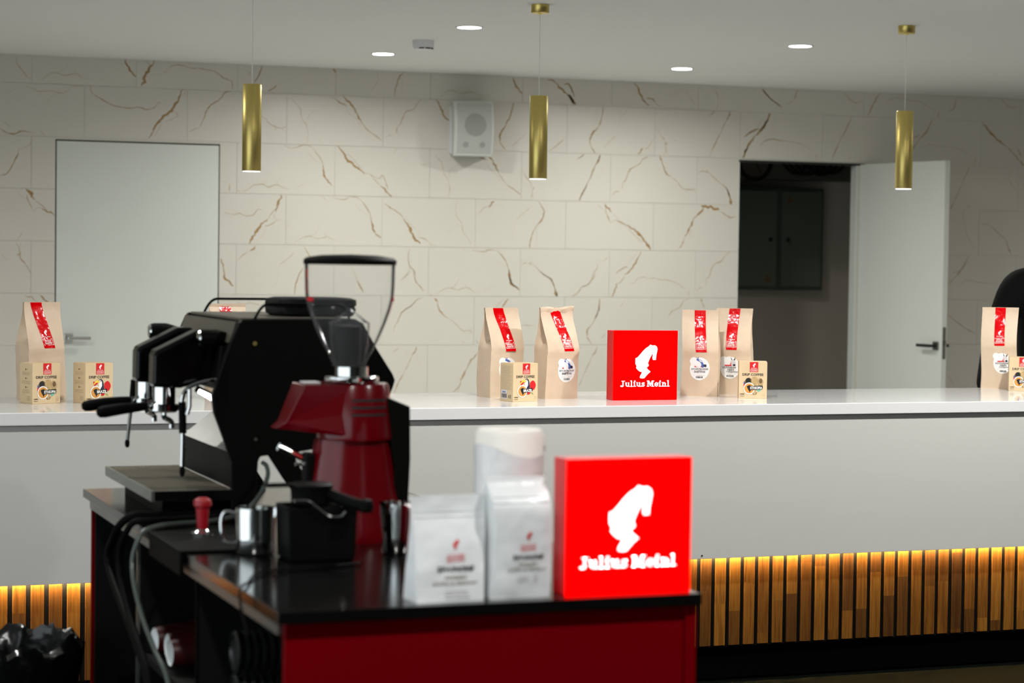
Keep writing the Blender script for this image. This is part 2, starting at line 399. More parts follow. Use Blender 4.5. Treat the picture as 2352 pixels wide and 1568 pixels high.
def put_emblem(pr, cu, cv, h, m, layer=1, wscale=1.0):
    pr.poly([(cu + a * h * wscale, cv + b * h) for a, b in EMBLEM], m, layer)
VEINS = """7,5,1679 2579 1687 2532 1719 2498 1742 2463 1793 2445;6,5,1817 2446 1872 2488 1911 2494 1958 2480 2018 2494 2058 2472 2094 2462;5,4,2018 2494 2014 2518;4,3,1911 2494 1958 2516 1974 2552;6,4,1731 2411 1778 2397 1813 2383 1880 2389 1919 2379 1959 2385 1998 2418 2058 2424;3,3,1813 2383 1821 2355;3,2,1622 2363 1707 2406;3,3,1919 2379 1864 2341 1853 2309;8,6,2102 2442 2106 2394 2134 2371 2174 2349 2223 2323 2271 2312 2328 2306 2384 2314 2433 2302 2474 2316 2498 2345 2518 2338;17,9,2301 2591 2308 2559 2334 2524 2367 2489;21,9,2480 2590 2443 2536 2419 2495 2412 2463 2395 2438;6,5,2419 2588 2443 2565 2448 2533;7,6,2525 2528 2541 2524 2578 2562 2627 2569 2685 2555 2743 2553 2817 2544 2859 2522 2884 2502 2917 2494 2936 2480 2939 2439;10,7,2931 2426 2897 2421 2860 2375 2811 2344 2782 2303 2766 2261 2745 2212;5,4,2745 2208 2712 2198 2671 2177;21,8,2640 2431 2628 2390 2604 2345 2564 2295 2523 2257 2491 2219 2466 2174 2442 2133;6,5,2604 2345 2592 2304 2613 2276 2580 2251 2535 2237;5,4,2523 2229 2499 2187 2475 2146;4,4,2657 2428 2649 2387;9,7,1592 2165 1623 2143 1670 2136 1716 2154 1779 2144;4,4,1591 2220 1638 2183 1646 2167;5,4,1818 2161 1842 2134;10,7,1593 1897 1632 1910 1655 1946 1670 1978 1690 2014 1697 2050;6,4,1697 2054 1732 2063 1760 2080 1771 2108;8,6,3118 2590 3097 2527 3068 2485;8,6,3208 2474 3178 2453 3153 2435;4,4,3034 2553 3051 2517;25,8,1734 1825 1755 1806 1774 1780 1788 1766;6,6,1788 1764 1814 1745 1842 1720 1857 1703;11,8,1824 1717 1857 1699 1890 1687 1902 1673;9,6,1743 1789 1750 1761 1762 1737 1772 1716;3,4,1772 1714 1784 1697 1800 1716 1824 1717;3,4,1682 1823 1706 1788 1734 1768;8,6,1686 1514 1702 1483 1707 1455 1710 1429 1731 1403 1750 1377 1771 1339;4,5,1712 1514 1703 1483;10,5,1688 1445 1707 1455;4,4,1721 1579 1707 1555 1690 1531;4,3,1604 1463 1618 1430 1646 1425;6,6,1739 1216 1755 1205 1774 1207 1784 1193 1807 1176 1836 1164;12,7,1821 1217 1833 1203 1859 1184 1883 1165;6,6,2862 2524 2887 2503 2910 2499;6,6,2935 2489 2938 2440;6,6,3121 2590 3102 2550 3085 2509 3066 2483;6,6,3207 2471 3184 2453 3154 2436;3,4,3108 2507 3116 2455;3,3,3032 2561 3035 2534 3004 2505;6,6,3113 2291 3141 2270 3170 2241 3198 2228 3238 2221 3266 2233;4,5,3238 2221 3258 2205;5,5,3209 2226 3192 2203;3,3,3165 2172 3176 2139 3199 2115 3213 2099;5,6,3295 2402 3327 2367 3350 2343 3356 2308 3365 2275 3385 2251 3392 2229 3403 2188;3,4,3456 2339 3419 2318 3399 2293 3394 2251;3,4,3403 2188 3392 2135;3,2,3431 2247 3442 2228;2,2,3449 2181 3478 2154 3501 2133;12,8,3551 2592 3562 2570 3577 2546;4,5,3532 2425 3547 2411 3567 2412 3584 2427;10,8,3567 2409 3590 2391 3613 2378 3642 2368;16,8,3616 2428 3633 2406 3668 2377 3692 2339 3718 2296 3742 2260;6,7,3742 2260 3766 2233 3795 2212;9,7,3789 2214 3825 2193 3863 2166;3,4,3631 2365 3654 2321 3695 2295 3719 2262 3731 2237;4,4,3829 2584 3832 2545 3827 2514 3804 2480 3769 2448;2,3,3821 2489 3830 2442;11,8,4002 2594 3975 2565 3958 2533 3950 2497 3941 2471 3942 2435;3,4,3982 2551 3988 2507 3983 2434;7,6,4131 2427 4098 2416 4069 2375 4052 2358 4016 2348 3996 2316 3985 2288 3970 2262 3959 2253;7,6,3959 2253 3953 2211;4,4,3933 2199 3912 2201 3886 2184;6,6,3253 2120 3278 2110 3312 2105 3352 2117 3381 2126 3415 2119 3438 2101;7,6,3438 2101 3461 2071 3485 2038 3493 2008;16,8,3493 2008 3502 1972 3509 1939 3523 1912 3555 1885;3,3,3384 2093 3416 2064 3453 2032 3479 2021;20,8,3587 2127 3611 2097 3640 2054 3681 2021 3716 1994 3757 1965;6,6,3757 1970 3792 1960 3827 1939;5,5,3634 2076 3663 2071 3686 2044 3722 2006 3751 1990;6,6,3792 1955 3828 1919 3857 1895;14,7,3857 1895 3881 1876 3911 1843 3923 1826;6,6,3822 1939 3851 1939 3868 1957 3886 1926 3901 1887 3904 1865;3,3,3931 2084 3960 2125;4,3,4097 2050 4121 2025 4151 2040;4,5,2879 1896 2904 1894;6,6,2923 1883 2926 1839;6,6,3005 1839 3038 1853 3072 1878 3100 1882 3128 1885 3159 1870 3190 1879 3218 1882 3247 1869 3289 1856;3,4,3212 1907 3213 1882;3,4,3128 1888 3147 1902;3,2,3323 1860 3360 1885 3411 1903;4,4,2968 1846 2991 1838;6,6,2897 1712 2944 1702 2989 1708 3023 1695 3070 1702 3095 1735 3121 1733;20,7,3241 1824 3233 1801 3219 1765 3206 1724;6,6,3205 1740 3180 1712 3161 1679;20,7,3158 1676 3119 1645 3091 1606 3066 1567 3047 1531;4,5,3203 1724 3197 1696 3217 1674 3243 1680;8,6,3215 1671 3186 1652 3139 1633;3,3,3150 1629 3131 1585 3080 1545;4,4,3493 1824 3516 1799;6,6,3556 1814 3596 1807 3637 1807 3660 1822 3706 1820 3736 1801;9,6,3736 1801 3765 1763 3789 1730 3795 1702;16,8,3795 1702 3807 1657 3811 1629 3831 1602 3864 1580;3,3,3689 1789 3713 1762 3760 1723 3789 1713;5,4,3318 1538 3346 1555 3380 1575 3420 1581 3455 1568 3495 1571 3524 1580 3553 1566 3593 1553;3,4,3512 1602 3515 1580;3,3,3420 1581 3455 1601 3474 1643;2,2,3634 1570 3709 1600;4,3,3269 1642 3306 1637;3,4,3273 1540 3293 1535;9,6,3882 1788 3912 1766 3941 1750 3977 1728 4007 1695;21,7,4007 1695 4037 1650 4061 1605 4085 1572 4115 1547;7,6,4100 1586 4133 1578 4169 1559;4,4,4169 1559 4181 1545 4212 1534;3,4,4018 1717 4042 1673 4084 1634 4115 1595;18,6,3083 1518 3069 1498 3053 1482;6,6,3041 1484 3014 1467 2991 1442 2978 1428;5,4,3321 1485 3302 1460 3257 1426 3234 1407;2,2,3234 1407 3220 1382 3218 1315 3201 1288 3156 1240;8,6,3381 1519 3401 1486 3419 1462 3416 1448;6,6,3382 1397 3360 1361 3343 1328;9,6,3360 1361 3343 1322 3332 1278 3327 1228;3,3,3360 1355 3372 1317;11,7,2874 1441 2886 1411 2894 1384;16,7,2891 1384 2900 1345 2909 1318 2937 1294 2956 1280;5,4,4047 1515 4039 1475 4045 1419 4070 1391 4082 1363 4088 1320 4118 1290 4137 1256;2,2,4046 1408 4046 1374 3988 1317;4,4,3682 1398 3700 1359 3724 1303;12,6,3712 1320 3736 1281 3757 1245;5,4,2974 1190 2994 1176 3022 1171 3055 1179 3089 1171 3118 1166 3140 1171;6,6,4125 1216 4096 1204 4060 1165 4031 1148 4002 1128 3993 1119;5,5,4201 2097 4217 2070 4247 2042 4256 1997 4266 1969 4287 1947 4293 1919;6,5,4293 1925 4301 1885 4291 1831;3,4,4349 2031 4313 2010 4298 1984 4291 1947;8,6,4474 2091 4505 2078 4541 2068;17,8,4547 2093 4572 2074 4590 2043 4615 1995;7,6,4615 1995 4640 1959 4671 1920;10,6,4671 1920 4708 1898 4764 1862;3,4,4529 2061 4560 2017 4610 1972 4628 1939;6,6,4774 2011 4799 1972 4831 1932 4840 1904;10,5,4856 1907 4844 1895;5,5,4844 1898 4841 1863 4832 1837;4,4,4841 1863 4857 1835;11,8,5295 2121 5286 2094 5271 2068;6,6,5271 2068 5246 2024 5235 1983 5213 1947;9,6,5213 1947 5192 1900 5174 1865 5159 1830;6,5,5191 2123 5164 2105 5139 2090;7,6,5241 2163 5260 2131;5,4,4352 1818 4340 1773 4350 1713 4377 1682 4384 1654 4390 1620 4421 1586 4446 1550;2,2,4350 1705 4348 1665 4318 1636 4282 1615;17,6,4587 1818 4573 1797 4558 1777;6,5,4551 1785 4521 1771 4488 1733;6,4,4827 1785 4803 1759 4760 1724 4739 1703;2,2,4739 1703 4724 1671 4719 1597 4701 1579 4662 1541;8,6,4882 1821 4907 1787 4918 1767;12,7,4918 1776 4923 1750 4914 1721 4896 1692 4872 1665;10,6,4872 1665 4851 1631 4839 1593 4831 1558 4831 1528;3,3,4866 1651 4876 1617 4877 1530;6,6,4452 1513 4489 1505 4531 1502 4555 1514 4592 1516 4622 1506;10,6,4622 1506 4653 1472 4681 1433 4688 1401;17,7,4688 1401 4698 1361 4704 1327 4717 1304 4745 1287 4767 1267;3,3,4623 1449 4654 1424 4685 1410;4,4,4392 1520 4416 1492;6,5,4774 1419 4801 1437 4832 1432 4863 1423;4,4,4776 1451 4801 1437;6,5,4832 1432 4844 1446;6,6,4863 1423 4901 1386 4951 1349;7,6,4951 1349 4988 1335;5,4,4048 1516 4037 1473 4046 1411 4079 1378 4086 1332;3,2,4047 1405 4044 1366 4012 1331;6,6,5070 2559 5089 2543 5102 2509 5115 2475;23,8,5065 2493 5090 2468 5106 2448 5122 2431;20,8,5523 2583 5549 2544 5576 2492 5602 2464 5628 2444;12,8,5608 2493 5640 2486 5672 2464;4,4,5672 2464 5685 2446 5711 2442;3,3,5562 2562 5601 2528 5620 2494;5,4,5887 2572 5897 2522 5924 2488 5944 2459;3,3,5845 2558 5807 2524 5755 2505;7,6,6086 2571 6103 2530 6107 2495;4,4,6107 2495 6104 2453 6085 2423;8,6,6085 2426 6063 2404 6040 2392;14,8,6423 2581 6450 2549 6477 2523;10,7,6477 2523 6511 2501 6565 2470;9,7,5310 2427 5310 2389 5296 2331 5281 2295;16,8,5281 2295 5250 2260 5231 2236 5222 2206;8,6,5222 2206 5229 2178 5261 2129;4,4,5481 2413 5444 2376 5428 2358;3,2,5427 2414 5431 2370 5420 2294;5,4,5402 2244 5377 2226 5321 2169;3,3,5266 2422 5268 2306;6,5,5678 2312 5708 2263 5731 2237 5741 2205;12,5,5757 2211 5741 2196;6,5,5741 2199 5748 2170 5733 2128;4,4,5748 2164 5762 2138;5,4,5796 2230 5825 2225;6,5,5660 2226 5626 2184 5601 2163;20,6,5588 2171 5569 2150 5550 2132;11,8,6194 2427 6188 2397 6168 2366;6,6,6168 2366 6146 2324 6130 2282;9,7,6130 2288 6105 2240 6080 2192 6055 2132;17,8,6482 2422 6457 2376 6428 2322 6389 2279;10,7,6404 2324 6361 2308 6322 2282;8,6,6379 2278 6350 2230 6324 2199;18,8,6327 2205 6308 2163 6295 2130;4,4,6453 2394 6407 2357 6394 2321;6,5,6416 2217 6449 2242 6503 2258 6550 2248 6585 2252;8,5,5189 2124 5158 2100 5143 2091;11,7,5299 2122 5284 2084 5266 2057;6,6,5266 2057 5245 2004 5217 1951;8,6,5217 1957 5193 1898 5156 1833;2,2,5227 2114 5240 2068;2,2,5297 2069 5317 2000;8,6,5627 2121 5589 2104 5564 2068 5516 2046 5494 2022 5476 1975 5467 1960 5454 1951 5449 1910;5,4,5433 1892 5401 1895 5379 1868;20,8,5704 2122 5721 2096;11,7,5721 2096 5738 2046 5758 2015 5784 1998;6,6,5784 1998 5830 1966 5869 1926 5902 1918;6,5,5960 1925 5928 1916 5902 1918 5892 1900;4,4,5941 1916 5961 1896;6,5,5975 2023 6004 2039 6033 2034 6056 2028;9,5,6040 2049 6034 2028;6,6,6056 2028 6097 1991 6150 1953;12,7,6150 1953 6180 1933 6194 1904 6208 1863 6218 1856;6,6,5202 1916 5177 1881 5156 1831;4,4,5436 1895 5411 1895 5382 1871;4,4,5872 1923 5905 1921 5957 1925;10,6,6176 1939 6194 1904 6208 1857;23,7,6208 1863 6218 1830;23,7,5333 1817 5349 1794 5378 1766;5,5,5384 1757 5413 1734 5436 1709;9,6,5414 1714 5452 1697 5484 1683;20,8,5478 1686 5529 1660 5574 1626 5607 1591 5624 1568;20,7,5614 1577 5640 1551 5653 1527;9,6,5336 1788 5350 1745 5376 1696;4,4,5376 1696 5401 1714 5426 1708;6,5,5484 1677 5523 1637 5556 1608 5595 1574;3,4,5282 1813 5324 1773;30,8,6001 1814 6044 1812 6090 1804 6130 1793;9,6,6137 1784 6177 1761 6210 1747 6249 1755;18,8,6018 1808 5992 1769 5954 1739;17,8,5954 1739 5935 1697 5910 1649 5891 1619;7,6,5891 1619 5875 1578 5860 1554 5834 1527;5,5,5885 1584 5866 1545;4,4,5936 1662 5917 1620;10,6,4930 1361 4967 1344 4989 1310 5002 1275;18,6,5002 1275 5012 1246 5019 1226;6,6,5288 1441 5286 1406 5267 1388 5249 1341 5224 1303;6,5,5224 1303 5181 1288 5156 1247 5106 1224;4,4,5360 1482 5329 1456 5298 1453;13,7,5589 1518 5561 1467 5533 1420 5502 1385 5477 1373;9,6,5498 1420 5463 1411 5413 1375;6,6,5477 1367 5455 1331 5427 1308;17,6,5427 1314 5408 1267 5393 1226;3,4,5564 1514 5520 1467 5485 1426;6,5,5516 1317 5541 1315 5566 1347 5611 1356 5650 1345 5682 1351 5727 1340 5773 1340 5812 1329 5857 1311 5884 1291 5910 1288;6,5,5923 1276 5927 1232;7,6,6214 1520 6181 1505 6149 1463 6103 1444 6078 1402 6066 1361 6049 1352 6044 1307;5,4,6024 1295 6001 1292 5979 1271;7,6,5928 1217 5892 1208 5860 1163 5812 1142 5783 1101;21,6,6016 1221 6016 1203;8,6,6019 1206 6037 1158;9,6,5308 1219 5307 1167 5290 1114 5275 1096;4,4,5479 1203 5448 1167;4,4,4041 1385 4024 1350 3983 1316;6,6,4073 1385 4086 1317 4119 1283 4138 1252;6,5,4224 1236 4269 1270 4317 1277 4359 1265 4407 1280 4437 1275 4456 1260 4492 1249;4,4,4317 1277 4346 1297 4373 1340;3,4,4410 1303 4413 1280;3,2,4528 1261 4610 1299;16,7,4694 1391 4698 1357 4708 1323 4729 1300 4757 1277;9,6,4888 1394 4926 1365 4970 1339 4992 1308 5008 1262;16,6,5008 1262 5021 1230;7,6,5276 1398 5264 1351 5227 1307 5183 1289;5,4,5183 1289 5158 1257 5109 1227;7,6,4129 1216 4091 1198 4061 1164 4014 1139 3988 1102 3974 1068 3956 1040 3951 1006;23,6,4216 1216 4228 1193;12,6,4228 1193 4240 1148 4271 1108 4295 1094;6,5,4295 1094 4344 1063 4380 1023 4410 1015 4459 1023;4,4,4410 1015 4399 998;4,4,4435 1015 4459 998;4,4,4179 1239 4204 1216;18,6,4691 1216 4670 1184 4652 1156;5,4,4663 1213 4609 1161;9,6,5307 1217 5299 1147 5280 1094 5256 1053;14,6,5256 1053 5225 1018 5222 983;7,6,5222 983 5239 954 5261 928;6,4,5352 995 5320 966;5,4,3990 918 3964 893 3941 884;11,6,4097 918 4089 887 4071 867;6,6,4071 867 4045 808 4019 757;9,6,4019 757 3990 706 3955 630;3,3,4029 904 4042 847;3,3,4098 870 4116 802;14,6,4503 886 4473 849 4443 817 4420 772;18,6,4420 772 4399 732 4387 703;8,6,4387 703 4373 666 4331 626;5,4,4379 669 4367 626;11,6,5296 913 5284 884 5262 855;6,6,5262 855 5229 785 5198 721;7,5,5198 721 5174 663;5,4,5189 913 5151 890;5,4,4776 1047 4813 1050 4875 1044;6,3,4381 949 4411 943;6,4,4481 966 4499 932;15,7,4203 2429 4232 2385 4257 2323 4291 2306 4339 2271;6,4,4231 2444 4274 2481 4312 2487 4360 2471 4418 2482 4457 2475 4500 2458;4,3,4417 2510 4423 2483;4,2,4529 2459 4621 2504;4,3,4341 2484 4379 2535;4,4,4187 2554 4206 2537;18,8,4708 2580 4723 2535 4768 2482;19,8,4934 2581 4984 2564 5024 2524 5084 2481;25,8,5074 2490 5105 2454 5130 2436;12,7,5043 2553 5073 2554 5104 2509 5114 2482;15,8,4710 2425 4691 2347 4663 2291;16,8,4663 2291 4625 2226 4626 2180;9,6,4626 2180 4660 2131;5,4,4801 2245 4743 2193 4694 2150;10,5,5059 2221 5009 2178 4951 2135;7,5,5626 2118 5576 2098;13,6,6420 2578 6478 2524 6559 2466;9,6,6677 2583 6655 2521;6,4,6650 2510 6593 2483;8,5,7019 2581 7055 2546 7103 2517 7161 2530;14,6,7290 2586 7244 2522 7199 2427;6,4,7321 2515 7374 2553 7457 2556 7541 2544 7614 2536 7662 2507 7717 2488;8,4,7733 2483 7734 2436;8,6,7873 2577 7850 2503 7808 2491;19,7,6486 2423 6447 2350 6381 2277;9,6,6403 2318 6335 2291 6296 2264;17,6,6381 2277 6326 2204 6293 2132;6,4,6416 2217 6461 2254 6518 2259 6575 2252 6655 2245 6725 2226 6801 2188;8,4,6824 2178 6829 2137;11,6,7076 2418 7048 2350 6991 2255;9,6,6991 2255 6936 2130;6,4,7087 2160 7041 2128;14,6,7695 2429 7642 2338 7595 2290;10,6,7595 2290 7531 2214;10,6,7595 2321 7535 2293;6,4,7609 2227 7668 2260 7729 2252 7814 2249 7912 2236 8011 2186;8,4,8026 2182 8025 2134;9,5,8223 2580 8286 2529 8349 2532;19,7,8079 2421 8130 2365 8205 2303 8268 2268;11,6,8268 2268 8345 2201 8383 2160;11,6,8356 2255 8389 2203;23,6,8383 2170 8411 2139;9,6,7987 2123 7959 2067 7928 2010;6,6,7928 2010 7898 1937 7867 1880;11,6,7867 1880 7845 1832;6,5,8304 2115 8292 2055 8313 2014 8347 1975 8358 1944;7,5,7996 1863 7955 1832;4,3,8201 2039 8247 2023;5,4,8003 1870 7950 1834 7944 1781 7967 1687 8003 1617 8031 1576;9,5,8082 1742 8143 1737;7,6,8143 1737 8220 1680 8277 1639;12,6,8277 1639 8306 1574 8328 1533;12,6,7992 1517 7939 1428 7893 1381;9,5,7933 1422 7865 1404;7,5,7893 1381 7840 1327;6,4,7922 1322 7982 1358 8064 1347 8215 1336;8,6,7838 1128 7894 1087 7990 1028 8059 998;7,5,7848 722 7904 645"""
# ------------------------------------------------------------------ materials
M = {}
M['tile'] = mat('marble_tile', (203, 200, 189), rough=0.34, vary=0.03, vscale=3.0, spec=0.35)
def vein_mat(name, f):
    base = (203, 200, 189)
    brown = (146, 112, 66)
    c = tuple(base[i] * (1 - f) + brown[i] * f for i in range(3))
    return mat(name, c, rough=0.34, vary=0.22, vscale=45.0, spec=0.35)
VM = [vein_mat('vein_faint', 0.30), vein_mat('vein_soft', 0.50), vein_mat('vein_mid', 0.70), vein_mat('vein_strong', 0.88)]
M['grout'] = mat('grout', (188, 184, 171), rough=0.9, vary=0.05)
M['ceiling'] = mat('ceiling_paint', (216, 217, 213), rough=0.85, vary=0.015, vscale=1.2, bump=0.02, bscale=90)
M['paint'] = mat('wall_paint', (170, 166, 156), rough=0.9, vary=0.03)
M['store'] = mat('storeroom_paint', (186, 181, 168), rough=0.9, vary=0.08, vscale=2.0)
M['floor'] = mat('dark_floor', (5, 7, 5), rough=0.6, vary=0.5, vscale=9.0, stretch=(9.0, 1.2, 1.0), spec=0.02)
M['darkwall'] = mat('dark_wall_paint', (70, 68, 64), rough=0.9, vary=0.05)
M['floor2'] = mat('pale_bounce_floor', (188, 188, 186), rough=0.5, vary=0.06, vscale=2.0)  # unseen floor behind the bar, made pale to bounce light upwards
M['beam'] = mat('shaded_store_paint', (74, 73, 66), rough=0.9, vary=0.05)  # storeroom paint darkened to carry the shade high on its wall
M['door'] = mat('door_white', (205, 209, 202), rough=0.45, vary=0.02, vscale=2.5)
M['dark'] = mat('dark_gap', (22, 23, 22), rough=0.7, vary=0.1)
M['counter'] = mat('white_panel', (192, 192, 187), rough=0.42, vary=0.015, vscale=2.0, stretch=(1, 1, 12), spec=0.4)
M['worktop'] = mat('white_acrylic', (218, 218, 217), rough=0.08, vary=0.01, spec=0.5)
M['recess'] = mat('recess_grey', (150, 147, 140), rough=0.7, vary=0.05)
M['black'] = mat('matt_black', (9, 10, 9), rough=0.6, vary=0.15, spec=0.2)
M['kick'] = mat('plinth_black', (7, 9, 8), rough=0.7, vary=0.1, spec=0.15)
M['brass'] = mat('brushed_brass', (214, 194, 116), rough=0.34, metal=0.95, vary=0.03)
_b = M['brass'].node_tree.nodes['Principled BSDF']
_b.inputs['Anisotropic'].default_value = 0.6
_tg = M['brass'].node_tree.nodes.new('ShaderNodeTangent')
_tg.direction_type = 'RADIAL'
_tg.axis = 'Z'
M['brass'].node_tree.links.new(_tg.outputs[0], _b.inputs['Tangent'])
M['cord'] = mat('clear_cord', (246, 244, 238), rough=0.4, vary=0.05)
M['lamp'] = mat('lamp_glow', (255, 255, 255), emit=(255, 252, 244), estr=14.0)
M['lamp2'] = mat('pendant_glow', (255, 255, 255), emit=(235, 238, 240), estr=1.6)
M['plastic'] = mat('white_plastic', (214, 213, 214), rough=0.4, vary=0.03)
M['spk'] = mat('speaker_grey', (196, 200, 194), rough=0.5, vary=0.03)
M['spkgrille'] = mat('speaker_grille', (172, 175, 169), rough=0.6, vary=0.06, vscale=300)
M['spkcone'] = mat('speaker_cone', (146, 148, 142), rough=0.6, vary=0.06, vscale=300)
M['kraft'] = mat('kraft_paper', (205, 183, 158), rough=0.5, vary=0.09, vscale=24.0, bump=0.12, bscale=35, spec=0.4)
M['carton'] = mat('carton_board', (208, 184, 146), rough=0.6, vary=0.03, vscale=30)
M['redfilm'] = mat('red_film', (205, 0, 8), rough=0.16, vary=0.05, bump=0.16, bscale=60, spec=0.3)
M['redprint'] = mat('red_print', (206, 12, 20), rough=0.5, vary=0.03)
M['ink'] = mat('dark_ink', (46, 40, 34), rough=0.7, vary=0.05)
M['blackink'] = mat('black_ink', (14, 14, 16), rough=0.6, vary=0.05)
M['white'] = mat('white_print', (238, 236, 232), rough=0.5, vary=0.02)
M['grey_ink'] = mat('grey_ink', (140, 128, 108), rough=0.7, vary=0.05)
M['sticker'] = mat('sticker_paper', (232, 232, 230), rough=0.35, vary=0.02)
M['yellow'] = mat('yellow_ink', (240, 196, 66), rough=0.6, vary=0.05)
M['orange'] = mat('coffee_ink', (206, 142, 60), rough=0.6, vary=0.15, vscale=60)
M['green'] = mat('leaf_ink', (132, 158, 76), rough=0.6, vary=0.2, vscale=60)
M['teal'] = mat('teal_ink', (112, 178, 156), rough=0.6, vary=0.2, vscale=60)
M['tan'] = mat('tan_ink', (180, 152, 104), rough=0.6, vary=0.25, vscale=70)
M['brown'] = mat('brown_ink', (104, 82, 54), rough=0.6, vary=0.25, vscale=70)
M['blue'] = mat('blue_ink', (62, 92, 160), rough=0.6, vary=0.35, vscale=50)
M['navy'] = mat('navy_ink', (30, 34, 60), rough=0.6, vary=0.2)
M['pale'] = mat('pale_grey_ink', (205, 200, 200), rough=0.6, vary=0.1, vscale=60)
M['signred'] = mat('sign_red_lit', (225, 0, 0), rough=0.6, vary=0.0, emit=(255, 0, 0), estr=1.15, spec=0.02)
M['signside'] = mat('sign_red_side', (190, 0, 8), rough=0.3, vary=0.02, emit=(255, 0, 0), estr=0.06)
M['signwhite'] = mat('sign_white_lit', (255, 255, 255), rough=0.3, vary=0.0, emit=(255, 252, 253), estr=1.2)
M['redpanel'] = mat('red_panel', (108, 0, 8), rough=0.4, vary=0.03, spec=0.04)
M['slab'] = mat('black_gloss_top', (10, 11, 10), rough=0.16, vary=0.1, spec=0.5)
M['alu'] = mat('satin_aluminium', (150, 153, 148), rough=0.38, metal=0.9, vary=0.03)
M['chrome'] = mat('polished_steel', (214, 216, 214), rough=0.08, metal=1.0, vary=0.02)
M['steel'] = mat('brushed_steel', (128, 128, 124), rough=0.36, metal=1.0, vary=0.04, stretch=(1, 14, 1))
M['machine'] = mat('machine_black', (3, 4, 3), rough=0.5, vary=0.1, spec=0.1)
M['gloss'] = mat('gloss_black', (5, 6, 6), rough=0.14, vary=0.1, spec=0.25)
M['fascia'] = mat('satin_charcoal', (78, 74, 64), rough=0.38, vary=0.06, spec=0.5)
M['grate'] = mat('grate_steel', (122, 115, 99), rough=0.4, metal=0.2, vary=0.08)
M['rubber'] = mat('black_rubber', (4, 5, 4), rough=0.6, vary=0.12, spec=0.07)
M['hose'] = mat('grey_hose', (74, 82, 76), rough=0.35, vary=0.08)
M['grind'] = mat('grinder_red', (94, 0, 9), rough=0.2, vary=0.04, spec=0.35, coat=0.1)
M['tamper'] = mat('tamper_red', (150, 8, 24), rough=0.35, vary=0.04)
M['foil'] = mat('white_foil', (226, 229, 230), rough=0.34, vary=0.03, bump=0.25, bscale=22, spec=0.5)
M['tissue'] = mat('paper_roll', (238, 234, 226), rough=0.75, vary=0.04, bump=0.1, bscale=70)
M['wrap'] = mat('plastic_wrap', (226, 226, 226), rough=0.2, vary=0.04, bump=0.35, bscale=26, spec=0.5)
M['cabinet'] = mat('cabinet_green_grey', (92, 102, 88), rough=0.5, vary=0.04)
M['cabinet2'] = mat('cabinet_green_dark', (66, 78, 68), rough=0.5, vary=0.04)
M['bag'] = mat('bin_liner', (12, 14, 13), rough=0.22, vary=0.2, bump=0.5, bscale=18, spec=0.5)
M['cup'] = mat('cup_red', (62, 5, 9), rough=0.4, vary=0.05)
M['cupwhite'] = mat('cup_white', (226, 230, 230), rough=0.5, vary=0.02)
M['lid'] = mat('lid_black', (30, 33, 32), rough=0.3, vary=0.1, spec=0.5)
M['shirt'] = mat('black_fabric', (8, 9, 9), rough=0.85, vary=0.2, vscale=40, spec=0.15)
M['trouser'] = mat('dark_trousers', (24, 25, 30), rough=0.85, vary=0.15, vscale=40)
M['skin'] = mat('skin', (205, 160, 132), rough=0.5, vary=0.05)
M['hair'] = mat('dark_hair', (44, 32, 24), rough=0.55, vary=0.3, vscale=50)
M['led'] = mat('led_warm', (255, 220, 160), emit=(255, 196, 104), estr=12.0)

